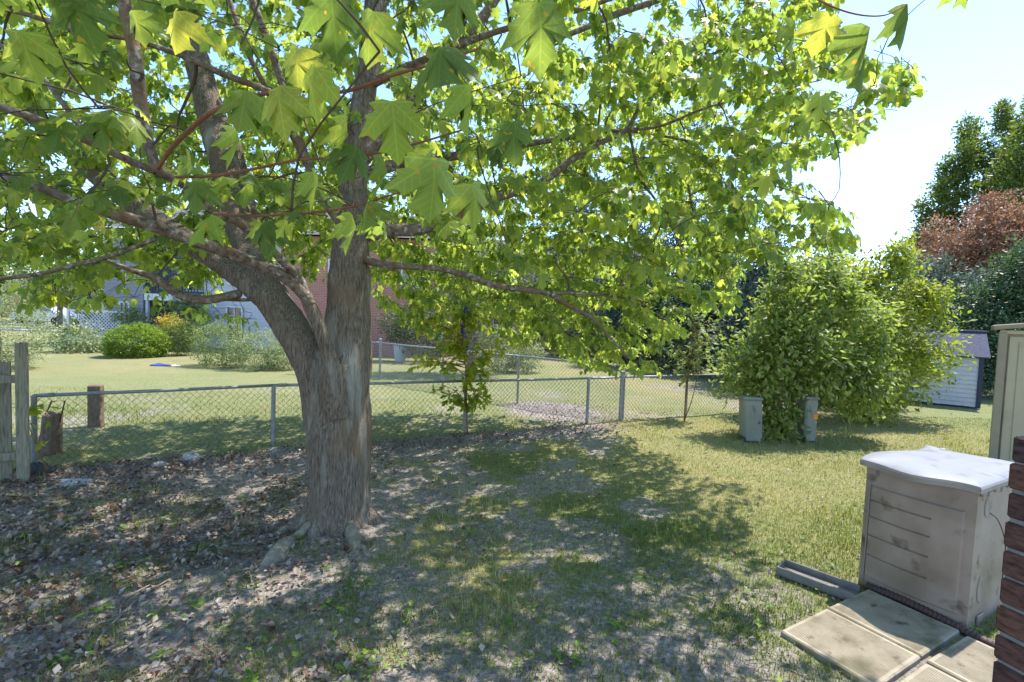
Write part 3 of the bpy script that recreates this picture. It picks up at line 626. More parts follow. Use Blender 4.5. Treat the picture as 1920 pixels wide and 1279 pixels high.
# ================================================================== RESIN SHED (right edge)
M['beige'] = mat('beige_resin', [(.42, .36, .25), (.49, .42, .30)], 2, .6, second=[((.30, .27, .2), 3, .6, .8)], spec=.35)
M['beige_dark'] = plain('taupe_resin', (.30, .255, .18), .6, v=.08)
M['black'] = plain('black_plastic', (.02, .018, .016), .5)
sc = G(1853, 881); sc[2] = 0; su = nrm(np.array([.72, -.69, 0])); sw = np.array([-su[1], su[0], 0])
shed = empty('resin_shed', sc, 'beige resin garden shed with double doors, black handle and padlock at the right edge', 'shed')
A = basis(su)
def sb(name, u, z, size, m='beige', off=0., bev=.008, par=None):
    b = MB(); b.box(sc + su * u + sw * off + [0, 0, z], size, A, bev); return b.build(name, M[m], par or shed)
sb('wall', .75, 1.0, (1.46, .9, 1.96), off=.50, bev=.01)
sb('corner_trim', .035, 1.0, (.09, .10, 1.97), 'beige_dark', .012); sb('corner_trim', 1.46, 1.0, (.09, .10, 1.97), 'beige_dark', .012)
dl = sb('door', .38, 1.0, (.56, .04, 1.86), off=.03); dr_ = sb('door', .98, 1.0, (.60, .04, 1.86), off=.03)
for u in (.20, .38, .56): sb('groove', u, 1.0, (.008, .006, 1.7), 'beige_dark', .008, 0, dl)
for u in (.82, 1.0, 1.16): sb('groove', u, 1.0, (.008, .006, 1.7), 'beige_dark', .008, 0, dr_)
hb = MB(); q = sc + su * .72 - sw * .03; hb.tube([q + [0, 0, 1.72 - .05], q - sw * .03 + [0, 0, 1.64], q - sw * .035 + [0, 0, 1.50], q - sw * .005 + [0, 0, 1.41]], [.018, .016, .013, .018], 8, 3); hb.build('handle', M['black'], dr_)
M['brass'] = plain('dull_brass', (.10, .08, .05), .4, .8)
hb = MB(); q = sc + su * .60 - sw * .03 + [0, 0, 1.33]; hb.box(q, (.05, .025, .045), A, .005); hb.tube([q + su * -.015 + [0, 0, .02], q + su * -.013 + [0, 0, .055], q + [0, 0, .065], q + su * .013 + [0, 0, .055], q + su * .015 + [0, 0, .02]], .005, 6, 2); hb.box(q + [0, 0, .07], (.09, .02, .035), A, .003); hb.build('padlock', M['brass'], dl)
b = MB(); cx = sc + su * .75 + sw * .48        # gabled roof
for s_ in (-1, 1):
    a_ = nrm(su * s_ + np.array([0, 0, -.13])); B = np.array([a_, sw * s_, np.cross(a_, sw * s_)]); b.box(cx + su * s_ * .40 + [0, 0, 2.10], (.86, 1.1, .07), B, .012)
b.build('roof', M['beige_dark'], shed)
sb('lintel', .75, 1.985, (1.5, .05, .055), 'beige', .0)

# ================================================================== SIDED PLAYHOUSE SHED beyond
M['siding_w'] = plain('white_siding', (.50, .50, .53), .7, v=.06); M['slate'] = plain('dark_blue_shingle', (.06, .065, .10), .85, v=.35, scale=20); M['navy'] = plain('navy_trim', (.035, .04, .075), .6)
def siding(b, o, u, L_, z0, z1, step=.1, n=None, th=.024):
    """clapboards: sloped boards along u from o, outward normal = cross(u, z)"""
    u = nrm(np.array([u[0], u[1], 0.])); nn_ = np.array([u[1], -u[0], 0])
    z = z0
    while z < z1 - 1e-3:
        zt = min(z + step, z1); a = o + [0, 0, z - o[2]]; 
        v = [a + nn_ * th, a + u * L_ + nn_ * th, a + u * L_ + [0, 0, zt - z], a + [0, 0, zt - z], a, a + u * L_]
        b.add(np.array(v), [[0, 1, 2, 3], [4, 5, 1, 0]]); z = zt
so_ = G(1833, 768); so_[2] = 0; hs = empty('small_shed', so_, 'small white clapboard shed with a dark shingle roof behind the bushes', 'shed')
e1 = nrm(np.array([-.80, .60, 0.])) ; e2 = nrm(np.array([.60, .80, 0.]))
b = MB(); siding(b, so_ + e1 * 2.2, -e1, 2.2, .06, 1.35, .115); siding(b, so_, e2, 1.6, .06, 1.35, .115)
for k in range(6): zz = 1.35 + k * .1; w2 = 1.6 * (1 - k / 6); siding(b, so_ + e2 * (1.6 - w2) / 2, e2, w2, zz, zz + .1, .1)
b.build('wall', M['siding_w'], hs)
b = MB(); b.box(so_ - [0, 0, 0] + [0, 0, .7] + (e1 + e2) * -.0, (.09, .09, 1.34), basis(e2), .005); b.build('corner_board', M['navy'], hs)
b = MB(); b.box(so_ + e2 * 1.15 + np.array([e2[1], -e2[0], 0]) * .02 + [0, 0, .62], (.12, .03, 1.24), basis(e2)); b.build('door_frame', M['navy'], hs)
b = MB(); b.box(so_ + e2 * .55 + np.array([e2[1], -e2[0], 0]) * .02 + [0, 0, .85], (.22, .03, .62), basis(e2), .005); b.build('window', M['navy'], hs)
b = MB(); 
for s_ in (-1, 1):
    mid_ = so_ + e2 * .8 + e1 * 1.1 + [0, 0, 1.68]; a_ = nrm(e2 * s_ + np.array([0, 0, -.72])); B = np.array([a_, e1 * s_, np.cross(a_, e1 * s_)]); b.box(mid_ + e2 * s_ * .42, (1.18, 2.5, .05), B, .005)
b.build('roof', M['slate'], hs)

# ================================================================== STORAGE BOX
vd = nrm(np.array([.48, -.87, 0])); wd = nrm(np.array([.87, .48, 0]))       # vd runs along the front to the near corner; wd into depth
BN = np.array([3.05, 3.08, 0.]); BW, BD, BH = .64, .98, .93
M['box'] = mat('tan_resin_dirty', [(.27, .21, .175), (.33, .26, .22)], 3, .55, spec=.35, second=[((.19, .145, .105), 2.6, .48, .72), ((.09, .07, .045), 7, .58, .72)])
M['lid'] = mat('pale_grey_lid', [(.20, .21, .245), (.25, .26, .30)], 4, .55, spec=.3, second=[((.16, .155, .16), 7, .55, .7)])
M['lidrim'] = plain('taupe_rim', (.27, .24, .22), .55, v=.1)
box = empty('storage_box', BN - vd * BW / 2 + wd * BD / 2, 'tan plastic storage box with a wavy pale lid beside the concrete slabs', 'storage box')
def BP(a, b_, z): return BN - vd * a + wd * b_ + np.array([0, 0, z])         # a along the front from near corner, b_ depth
def prof(a): t = a / BW; return -.035 * math.sin(math.pi * t)                # front bows outward
nu, nvv = 14, 12; V = []; taper = .012
b = MB(); na_ = 17; av = np.linspace(0, BW, na_); zs = [.0, .30, .6, .86, BH]
g_ = np.array([[BP(a, prof(a) + .015 * (1 - z / BH) * 0 - .015 * (1 - z / BH), z) for a in av] for z in zs])
def grid(b, g_, flip=False):
    n, m_ = g_.shape[:2]; i, j = np.meshgrid(np.arange(n - 1), np.arange(m_ - 1), indexing='ij'); q = i * m_ + j
    f = np.stack([q, q + 1, q + m_ + 1, q + m_], -1).reshape(-1, 4); b.add(g_.reshape(-1, 3), f[:, ::-1] if flip else f)
grid(b, g_, True)
def side(a, sgn): return np.array([[BP(a, d_, z) for d_ in np.linspace(prof(a) - .015 * (1 - z / BH), BD, 9)] for z in zs])
grid(b, side(0, 1)); grid(b, side(BW, 1), True)
grid(b, np.array([[BP(a, BD, z) for a in av] for z in zs]))
grid(b, np.array([[BP(a, d_, BH) for a in av] for d_ in (0, BD)]))
body = b.build('body', M['box'], box, smooth=False)
# front door panel, proud of the body, with four grooves
b = MB(); th = .014
av2 = np.linspace(.17, BW - .035, 14)
rows = [.10, .262, .268, .42, .426, .57, .576, .69, .696, .80]
offs = [0, 0, 1, 1, 1, 1, 1, 1, 1, 0]
def fr(a, z, o): return BP(a, prof(a) - .015 * (1 - z / BH) - o, z)
pan = MB()
zed = [.09, .10, .25, .258, .266, .40, .408, .416, .54, .548, .556, .665, .673, .681, .775, .785]; dep = [0, 1, 1, .15, 1, 1, .15, 1, 1, .15, 1, 1, .15, 1, 1, 0]
av3 = np.concatenate([[BW - .045], [BW - .05], np.linspace(BW - .06, .23, 10), [.22, .212, .06, .05]])
gg = np.array([[fr(a, z, th * (d_ if .215 < a < BW - .048 else (1 if d_ > 0 else 0) if .052 < a < BW - .047 else 0) + .0005) for a in av3] for z, d_ in zip(zed, dep)])
grid(pan, gg); pan.build('front_panel', M['box'], box)
b = MB(); b.tube([fr(BW - .035, z, .004) for z in (.05, .4, .8)], .006, 6); b.build('hinge_rod', M['lidrim'], box)
# scalloped flange and clips under the lid on the visible side
b = MB()
for k, d_ in enumerate(np.linspace(.06, .92, 9)):
    b.box(BP(-.008, d_, BH - .022 - (.012 if k % 2 else 0)), (.075, .018, .03), np.array([wd, -vd, [0, 0, 1]]), .006)
b.build('lid_clip', M['box'], box)
M['recess'] = plain('recess_plastic', (.26, .215, .175), .6, v=.08)
for (d_, z, r1, r2) in ((.16, .80, .045, .07), (.15, .24, .05, .09)):
    b = MB(); n = 20; c = BP(0, d_, z); an = np.linspace(0, 2 * np.pi, n, endpoint=False)
    ring = [[c + wd * math.cos(t) * r1 * s_ + np.array([0, 0, math.sin(t) * r2 * s_]) + vd * o_ for t in an] for s_, o_ in ((1, .0015), (.94, .006), (.8, .006), (.74, .0035), (.01, .0035))]
    g2 = np.array(ring); g2 = np.concatenate([g2, g2[:, :1]], 1); grid(b, g2, True); b.build('handle_recess', M['recess'], box, smooth=True)
b = MB(); b.tube([BP(-.004, .20, .76), BP(-.03, .27, .70), BP(-.05, .35, .55), BP(-.04, .40, .38), BP(-.03, .43, .25)], .003, 6, 5); b.build('cable', M['black'], box)
b = MB(); b.box(BP(-.006, .17, .035), (.10, .012, .07), np.array([wd, -vd, [0, 0, 1]]), .004); b.build('foot', M['box'], box)
# lid: wavy outline front, gently crowned, with an overhang
def lid_edge(n=90):
    pts = []; W2, D2 = BW + .05, BD + .04
    for t in np.linspace(0, 1, 32, endpoint=False):                                      # front edge, near -> far
        a = -.025 + W2 * t; pts.append((a, -.055 - .05 * math.sin(math.pi * t) ** 1 + .026 * math.sin(2 * math.pi * t * 1.5 + .4)))
    for t in np.linspace(0, 1, 24, endpoint=False): pts.append((W2 - .025 + .05 * math.sin(2 * math.pi * t) , -.055 + (D2 + .04) * t))
    for t in np.linspace(0, 1, 20, endpoint=False): pts.append((W2 - .025 - W2 * t, D2 - .015))
    for t in np.linspace(0, 1, 20, endpoint=False): pts.append((-.025, D2 - .015 - (D2 + .04) * t))
    return np.array(pts)
E_ = lid_edge(); cen = E_.mean(0); b = MB(); rings = []
def lz(a, d_): return .012 + .022 * math.sin(a / BW * math.pi) * (1) + .016 * math.sin(d_ / BD * math.pi * 2.2 + .5)
rimz = lambda a, d_: .007 * math.sin(a * 9 + .8)
for s_, z0, fz in ((.97, -.012, 0), (1.0, -.008, 0), (1.005, .022, 0), (.99, .036, 0), (.955, .042, .2), (.8, .046, .6), (.6, .048, 1), (.3, .05, 1), (.01, .05, 1)):
    rings.append([BP(*(cen + (q - cen) * s_), BH + z0 + rimz(*q) * s_ ** 2 + fz * .02) for q in E_])
g2 = np.array(rings); g2 = np.concatenate([g2, g2[:, :1]], 1)
b2 = MB(); grid(b2, g2[3:], False); b2.build('lid', M['lid'], box, smooth=True)
b2 = MB(); grid(b2, g2[:4], False); b2.build('lid_rim', M['lidrim'], box, smooth=False)

b2 = MB(); q = BP(BW * .78, BD - .10, BH + .055); b2.box(q, (.07, .035, .018), np.array([wd, -vd, [0, 0, 1]]), .005); b2.build('latch', M['lidrim'], box)
# ================================================================== SLABS, PIPE, TRAY
M['slab'] = mat('concrete_slab', [(.20, .165, .115), (.31, .265, .195), (.39, .34, .26)], 6, .92, bump=.6, bscale=120, dist=.004, second=[((.14, .125, .07), 4, .56, .72), ((.12, .09, .06), 11, .62, .75)])
PA = np.array([2.70, 3.50, 0.]); 
def slab(c, label, rot=0.):
    v = vd * math.cos(rot) + wd * math.sin(rot); A = basis(v); s_ = .53
    b = MB(); c = c - np.array([0, 0, .018]); b.box(c, (s_, s_, .11), A, .008)
    for k in range(30):                                                              # ribbed tread
        b.box(c + A[1] * (k - 14.5) * .0158 + [0, 0, .0565], (s_ - .05, .008, .0026), A, .0015)
    tag(b.build('paving_slab', M['slab']), label, 'paving slab', 'ribbed concrete slabs')
slab(PA + vd * .27 - wd * .27, 'ribbed concrete slab touching the front of the storage box')
slab(PA + vd * .275 - wd * .815, 'ribbed concrete slab farthest from the storage box, at the grass', .012)
slab(PA + vd * .835 - wd * .30, 'ribbed concrete slab nearest the brick wall with dried grass on it', -.02)
slab(PA + vd * .84 - wd * .85, 'ribbed concrete slab at the bottom edge of the view', .01)
b = MB(); pts = []; rr_ = []
for k in range(150):
    t = k / 149; p = PA + wd * .035 + vd * (-.02 + 1.25 * t) + np.array([0, 0, .03 + .01 * math.sin(t * 9)]) + wd * .015 * math.sin(t * 7); pts.append(p); rr_.append(.028 + .006 * math.sin(k * 2.1))
b.tube(pts, rr_, 10); M['pipe'] = plain('brown_corrugated_pipe', (.085, .05, .045), .6)
tag(b.build('drain_pipe', M['pipe'], smooth=True), 'dark brown corrugated drain pipe lying between the slabs and the storage box', 'pipe')
M['tray'] = mat('grey_tray', [(.13, .125, .12), (.2, .19, .185)], 9, .7)
t0, t1 = G(1478, 1078), G(1588, 1119); tu = nrm((t1 - t0) * [1, 1, 0]); A = basis(tu); tc_ = (t0 + t1) / 2 * [1, 1, 0] + np.array([0, 0, .03]); tl = .50
tr_ = empty('splash_tray', tc_, 'grey plastic splash tray lying in the grass at the slab corner', 'drain tray')
b = MB(); b.box(tc_ + [0, 0, -.01], (tl, .17, .012), A); b.build('floor', M['tray'], tr_)
for s_ in (-1, 1): b = MB(); b.box(tc_ + A[1] * s_ * .09 + [0, 0, .015], (tl, .012, .065), A, .003); b.build('side', M['tray'], tr_)
b = MB(); b.box(tc_ - A[0] * (tl / 2 + .002) + [0, 0, .012], (.012, .165, .055), A, .003); b.build('end_lip', M['tray'], tr_)

# ================================================================== BRICK WALL (house corner, right edge)
M['mortar'] = plain('mortar', (.20, .19, .19), .95, v=.2, scale=40)
for k, c in enumerate([(.10, .048, .04), (.075, .04, .035), (.115, .055, .042), (.065, .042, .042)]): M['brick%d' % k] = mat('brick_%d' % k, [tuple(a * .35 for a in c), c, tuple(a * 1.6 for a in c)], 30, .85, stretch=(1, 1, 3), bump=.8, bscale=60, dist=.006)
wq = P(1862, 1279, 1.22); wo_ = np.array([wq[0] - .008, wq[1], 0]); wu = nrm(np.array([.30, -.95, 0])); A = basis(wu)
bw = empty('brick_wall', wo_, 'dark red brick corner of the house with pale mortar at the right edge', 'wall')
b = MB(); b.box(wo_ + wu * .5 + A[1] * -.0 + [0, 0, .84] + np.array([-A[1][0], -A[1][1], 0]) * -.055 * 1, (.985, .096, 1.68), A); b.build('mortar', M['mortar'], bw)
zc = 0.; k = 0; bb = [MB() for _ in range(4)]
while zc < 1.70:
    ll = [.2, .2, .2, .2, .2] if k % 2 == 0 else [.095, .2, .2, .2, .2, .09]; s_ = 0
    for L_ in ll:
        w2 = .11; j_ = rng.normal(0, .0016, 3); L2 = L_ - .0; hgt = .065
        bb[rng.integers(0, 4)].box(wo_ + wu * (s_ + L2 / 2) + A[1] * .055 + [0, 0, zc + .035] + j_, (L2 - .002, w2, hgt + rng.normal(0, .0015)), A, .005); s_ += L_ + .008
    zc += .074; k += 1
for k in range(4): bb[k].build('brick', M['brick%d' % k], bw)

# ================================================================== FAR HOUSES
M['sid_grey'] = plain('lilac_grey_siding', (.24, .235, .27), .8, v=.05); M['sid_white'] = plain('white_siding_house', (.5, .5, .54), .8, v=.05)
M['trim'] = plain('white_trim', (.62, .62, .64), .6, v=.04); M['glass'] = plain('dark_glass', (.05, .06, .08), .1, v=.3, spec=.8); M['roofing'] = plain('brown_roofing', (.12, .11, .11), .9, v=.2)
M['sid_tan'] = plain('tan_siding', (.40, .34, .27), .8, v=.06)
def block(name, x0, x1, y0, y1, z0, z1, m, par, bev=0): b = MB(); b.box(((x0 + x1) / 2, (y0 + y1) / 2, (z0 + z1) / 2), (x1 - x0, y1 - y0, z1 - z0), None, bev); return b.build(name, M[m], par)
def clap(name, x0, x1, y, z0, z1, m, par, step=.16):
    b = MB(); siding(b, np.array([x0, y, z0]), (1, 0), x1 - x0, z0, z1, step, th=.025); return b.build(name, M[m], par)
def window(par, x0, x1, z0, z1, y, nv=1, nh=1, name='window'):
    f = MB(); t = .07
    for a, c in (((x0 - t, x1 + t), (z1, z1 + t)), ((x0 - t, x1 + t), (z0 - t, z0)), ((x0 - t, x0), (z0, z1)), ((x1, x1 + t), (z0, z1))): f.box(((a[0] + a[1]) / 2, y - .04, (c[0] + c[1]) / 2), (a[1] - a[0], .08, c[1] - c[0]))
    for k in range(1, nv + 1): xx = x0 + (x1 - x0) * k / (nv + 1); f.box((xx, y - .045, (z0 + z1) / 2), (.035, .05, z1 - z0 - .004))
    for k in range(1, nh + 1): zz = z0 + (z1 - z0) * k / (nh + 1); f.box(((x0 + x1) / 2, y - .043, zz), (x1 - x0 - .004, .05, .035))
    w_ = f.build(name, M['trim'], par); b = MB(); b.box(((x0 + x1) / 2, y - .015, (z0 + z1) / 2), (x1 - x0, .02, z1 - z0)); b.build('pane', M['glass'], w_)
h = empty('townhouse', (-16, 23, 0), 'lilac grey sided townhouse with a balcony over its porch, left of the maple', 'house')
clap('wall', -18.9, -17.1, 22.4, 0, 5.4, 'sid_grey', h); block('core', -18.88, -10.95, 24.3, 30, 0, 5.38, 'sid_grey', h)
block('core', -18.88, -17.12, 22.45, 24.3, 0, 5.38, 'sid_grey', h)
clap('porch_wall', -17.1, -14.6, 24.2, 0, 5.4, 'sid_grey', h); clap('wall', -14.6, -10.95, 22.9, 0, 5.4, 'sid_white', h); block('core', -14.58, -10.97, 22.96, 24.3, 0, 5.38, 'sid_white', h)
b = MB(); siding(b, np.array([-14.6, 24.2, 0]), (0, -1), 1.3, 0, 5.4, .16, th=.02); b.build('wall', M['sid_white'], h)
window(h, -18.1, -17.75, 1.15, 2.0, 22.38); window(h, -13.45, -12.8, .35, 1.95, 22.86, 1, 3, 'patio_door'); window(h, -15.9, -15.1, .1, 2.0, 24.15, 1, 0, 'patio_door'); window(h, -13.4, -12.5, 3.1, 4.2, 22.86)
window(h, -16.2, -15, 2.75, 4.6, 24.15, 1, 0, 'balcony_door')
block('balcony_floor', -17.1, -14.6, 22.5, 24.15, 2.32, 2.44, 'trim', h); block('beam', -17.1, -14.6, 22.42, 22.5, 2.16, 2.47, 'trim', h)
b = MB(); b.box((-15.85, 22.5, 3.4), (2.5, .06, .06)); b.box((-15.85, 22.5, 2.6), (2.5, .05, .05))
for k in range(18): b.box((-17.05 + k * .14, 22.5, 3.0), (.035, .03, .76))
b.build('balcony_rail', M['navy'], h)
block('porch_post', -17.08, -16.96, 22.48, 22.6, 0, 2.16, 'trim', h); block('porch_post', -14.74, -14.62, 22.48, 22.6, 0, 2.16, 'trim', h)
b = MB(); b.add([(-19.4, 22, 5.4), (-10.9, 22, 5.4), (-10.9, 30.4, 5.4), (-19.4, 30.4, 5.4), (-19.4, 26.2, 7.2), (-10.9, 26.2, 7.2)], [[0, 1, 5, 4], [2, 3, 4, 5]]); b.add([(-19.4, 22, 5.38), (-10.9, 22, 5.38), (-10.9, 30.4, 5.38), (-19.4, 30.4, 5.38)], [[0, 3, 2, 1]]); b.build('roof', M['roofing'], h)
# lattice screen, patio furniture
b = MB()
for k in range(-12, 30):
    for sg in (-1, 1):
        x_ = -20.2 + k * .16; a = np.array([x_, 21.9, .25]); c = np.array([x_ + sg * 1.3, 21.9 + .01 * sg, 1.55])
        t0_ = max(0, (-20.0 - min(a[0], c[0])) / 1.3) if sg > 0 else 0
        if min(a[0], c[0]) > -20.1 and max(a[0], c[0]) < -16.9: d_ = c - a; b.box((a + c) / 2, (np.linalg.norm(d_), .012, .03), np.array([nrm(d_), [0, 1, 0], np.cross(nrm(d_), [0, 1, 0])]))
for z_ in (.22, 1.58): b.box((-18.5, 21.9, z_), (3.3, .05, .08))
for x_ in (-20.12, -16.88): b.box((x_, 21.9, .85), (.09, .09, 1.6))
tag(b.build('lattice_screen', M['trim']), 'white diamond lattice screen in front of the townhouse beside the porch', 'screen')
M['pewter'] = plain('dark_patio_metal', (.07, .07, .10), .5, .3)
pt = empty('patio_table', (-14.9, 22.9, 0), 'white topped patio table on the townhouse porch', 'table')
b = MB(); b.tube([(-14.9, 22.9, .66), (-14.9, 22.9, .70)], .5, 20); b.build('table_top', M['trim'], pt)
for a in range(4): b = MB(); b.tube([(-14.9 + .1 * math.cos(a * 1.57 + .7), 22.9 + .1 * math.sin(a * 1.57 + .7), .66), (-14.9 + .38 * math.cos(a * 1.57 + .7), 22.9 + .38 * math.sin(a * 1.57 + .7), 0)], .022, 6); b.build('leg', M['pewter'], pt)
c = empty('patio_chair', (-15.8, 22.7, 0), 'dark metal patio chair left of the patio table', 'chair')
block('seat', -16.05, -15.55, 22.5, 22.95, .42, .45, 'pewter', c); 
b = MB()
for k in range(6): b.tube([(-16.03, 22.52 + .08 * k, .45), (-16.12, 22.52 + .08 * k, 1.0)], .012, 5)
b.tube([(-16.12, 22.48, 1.0), (-16.12, 22.96, 1.0)], .018, 6); b.build('backrest', M['pewter'], c)
for x_ in (-16.03, -15.57):
    for y_ in (22.52, 22.93): b = MB(); b.tube([(x_, y_, 0), (x_, y_, .42)], .015, 6); b.build('leg', M['pewter'], c)

# brick house
def brick_material():
    m = bpy.data.materials.new('red_brickwork'); m.use_nodes = True; t = m.node_tree; n = t.nodes; L = t.links; b = n['Principled BSDF']; b.inputs['Roughness'].default_value = .9
    tc = n.new('ShaderNodeTexCoord'); mp = n.new('ShaderNodeMapping'); mp.inputs['Rotation'].default_value = (R(-90), 0, 0); L.new(tc.outputs['Object'], mp.inputs[0])
    br = n.new('ShaderNodeTexBrick'); L.new(mp.outputs[0], br.inputs[0]); br.inputs['Scale'].default_value = 1; br.inputs['Brick Width'].default_value = .22; br.inputs['Row Height'].default_value = .078; br.inputs['Mortar Size'].default_value = .008
    br.inputs['Color1'].default_value = (.36, .125, .09, 1); br.inputs['Color2'].default_value = (.44, .17, .12, 1); br.inputs['Mortar'].default_value = (.44, .34, .30, 1)
    L.new(br.outputs[0], b.inputs['Base Color']); return m
M['redbrick'] = brick_material()
h = empty('brick_house', (-6.5, 24, 0), 'red brick two storey house directly behind the maple trunk', 'house')
block('wall', -10.9, -2.6, 22.7, 30, -.1, 5.4, 'redbrick', h)
window(h, -3.9, -3.3, .9, 1.9, 22.68); window(h, -5.2, -4.4, 3.2, 4.3, 22.68); window(h, -8.6, -7.6, 3.2, 4.3, 22.68)
b = MB(); b.add([(-10.85, 22.2, 5.4), (-2.3, 22.2, 5.4), (-2.3, 30.4, 5.4), (-10.85, 30.4, 5.4), (-10.85, 26.2, 7.2), (-2.3, 26.2, 7.2)], [[0, 1, 5, 4], [2, 3, 4, 5], [1, 2, 5], ] and [[0, 1, 5, 4], [2, 3, 4, 5]]); b.build('roof', M['roofing'], h)
h = empty('tan_house', (2, 32, 0), 'tan sided two storey house behind the garden trees right of the brick house', 'house')
block('core', -2.5, 9.5, 31.05, 38, -.1, 5.38, 'sid_tan', h); clap('wall', -2.5, 9.5, 31, 0, 5.4, 'sid_tan', h, .2)
for x_ in (-1.2, 1.6, 4.4, 7.0): window(h, x_, x_ + 1.1, .8, 2.1, 30.96, 1, 1); window(h, x_, x_ + 1.1, 3.3, 4.6, 30.96, 1, 1)
b = MB(); b.add([(-3, 30.5, 5.4), (10, 30.5, 5.4), (10, 38.5, 5.4), (-3, 38.5, 5.4), (-3, 34.5, 7.4), (10, 34.5, 7.4)], [[0, 1, 5, 4], [2, 3, 4, 5]]); b.build('roof', M['roofing'], h)
# far left: red shed, white house, sign, cars
M['red'] = plain('red_paint', (.42, .04, .05), .5); M['white_paint'] = plain('white_paint', (.75, .75, .77), .5, v=.04); M['tyre'] = plain('tyre', (.02, .02, .02), .8); M['silver'] = plain('silver_paint', (.45, .47, .5), .35, .5)
h = empty('far_house', (-58, 60, 0), 'pale grey house with a red garage door far beyond the street', 'house')
block('wall', -62, -53, 58, 66, -.1, 3.2, 'sid_grey', h); block('garage_door', -60.5, -57.2, 57.9, 58.02, 0, 2.4, 'red', h)
b = MB(); b.add([(-62.5, 57.5, 3.2), (-52.5, 57.5, 3.2), (-52.5, 66.5, 3.2), (-62.5, 66.5, 3.2), (-62.5, 62, 5), (-52.5, 62, 5)], [[0, 1, 5, 4], [2, 3, 4, 5]]); b.build('roof', M['roofing'], h)
h = empty('far_house', (-50, 62, 0), 'white house far beyond the street right of the grey one', 'house')
block('wall', -51, -44, 60, 68, -.1, 3.0, 'white_paint', h); window(h, -49.5, -48, 1, 2, 59.95); window(h, -47, -45.5, 1, 2, 59.95)
b = MB(); b.add([(-51.5, 59.5, 3), (-43.5, 59.5, 3), (-43.5, 68.5, 3), (-51.5, 68.5, 3), (-51.5, 64, 4.8), (-43.5, 64, 4.8)], [[0, 1, 5, 4], [2, 3, 4, 5]]); b.build('roof', M['roofing'], h)
def car(loc, m, label, yaw=0):
    r = empty('parked_car', loc, label, 'car', 'cars parked along the street'); A = basis((math.cos(yaw), math.sin(yaw), 0)); L_ = np.array(loc, float)
    def T(q): return L_ + np.array(q) @ A
    pr = [(-2.2, .35), (-2.25, .75), (-1.95, .95), (-1.35, 1.02), (-.75, 1.45), (.65, 1.48), (1.35, .98), (2.1, .88), (2.25, .6), (2.2, .3)]
    b = MB(); n = len(pr); V = []
    for s_ in (-1, 1):
        for x_, z_ in pr: V.append(T((x_, s_ * (.85 if z_ < 1.1 else .68), z_)))
    b.add(V, [[i, i + 1, n + i + 1, n + i] for i in range(n - 1)]); b.f.setdefault(n, []).append(np.array([list(range(n))[::-1], [n + i for i in range(n)]])); b.build('body', M[m], r)
    for s_ in (-1, 1): b = MB(); b.add([T((x_, s_ * .80, z_)) for x_, z_ in ((-1.25, 1.04), (-.72, 1.38), (.6, 1.40), (1.15, 1.02))], [[0, 1, 2, 3]]); b.build('window', M['glass'], r)
    for x_ in (-1.4, 1.4):
        for s_ in (-1, 1): b = MB(); b.tube([T((x_, s_ * .70, .33)), T((x_, s_ * .90, .33))], .33, 14); b.build('wheel', M['tyre'], r)
car((-37.5, 39, .06), 'silver', 'silver car parked on the street seen past the left shrubs'); car((-43.8, 43, .06), 'red', 'red car parked on the far side of the street')
# bin, bench-like items
M['binm'] = plain('pale_blue_bin', (.42, .48, .55), .6, v=.06)
q = G(750, 678); q[2] = 0; r = empty('waste_bin', q, 'pale blue grey plastic bin against the brick house behind the fence', 'bin')
b = MB(); b.tube([q, q + [0, 0, .05], q + [0, 0, .62]], [.2, .21, .27], 20); b.build('body', M['binm'], r); b = MB(); b.tube([q + [0, 0, .62], q + [0, 0, .66], q + [0, 0, .68]], [.29, .29, .2], 20); b.build('rim', M['binm'], r)
q = G(302, 686); M['cloth'] = plain('blue_cloth', (.06, .09, .28), .9, v=.3); 
def lump(name, c, sx, sy, sz, m, label, cat, seed=0, n=40, group=None):
    if name == 'plastic_bag': sx, sy, sz = sx * .72, sy * .8, sz * .7
    b = MB(); th_ = np.linspace(0, 2 * np.pi, n + 1); ph = np.linspace(-.15, 1.57, 16); T_, P_ = np.meshgrid(th_, ph)
    T2 = np.where(T_ > 6.28, 0, T_); rr_ = .7 + .6 * N2.fbm(np.cos(T2) * 1.6 + seed * 3.3 + 9, np.sin(T2) * 1.6 + P_ * 1.2 + 9) + .55 * (np.abs(N1(np.cos(T2) * 4 + seed * 7.7 + 30, np.sin(T2) * 4 + P_ * 4 + 30) - .5) - .2)
    g_ = np.stack([np.cos(T_) * np.cos(P_) * rr_ * sx, np.sin(T_) * np.cos(P_) * rr_ * sy, np.sin(P_) * rr_ * sz], -1) + np.array(c); grid(b, g_)
    return tag(b.build(name, m, smooth=True), label, cat, group)
lump('folded_cloth', q, .32, .16, .07, M['cloth'], 'dark blue cloth lying on the lawn in front of the shrubs', 'cloth', 1)
lump('paper_scrap', G(328, 686), .16, .1, .03, M['white_paint'], 'white scrap lying on the lawn right of the blue cloth', 'litter', 2)
M['rock'] = mat('dark_rock', [(.05, .05, .055), (.12, .12, .13)], 9, .9, bump=.6); M['plastic'] = mat('white_plastic_bag', [(.25, .24, .25), (.42, .42, .45), (.5, .5, .54)], 14, .5, bump=1, bscale=26, dist=.03)
lump('rock', G(72, 890), .13, .10, .13, M['rock'], 'dark rock at the foot of the wooden fence post', 'rock', 3)
lump('plastic_bag', G(360, 862), .17, .10, .13, M['plastic'], 'white rounded plastic bag caught in the leaf litter by the fence', 'litter', 4)
lump('plastic_bag', G(298, 876), .13, .08, .09, M['plastic'], 'small white crumpled plastic left of the rounded bag in the leaf litter', 'litter', 5)
lump('plastic_bag', G(140, 908), .26, .14, .07, M['plastic'], 'flat white plastic sheet in the leaves beside the dark rock', 'litter', 6)
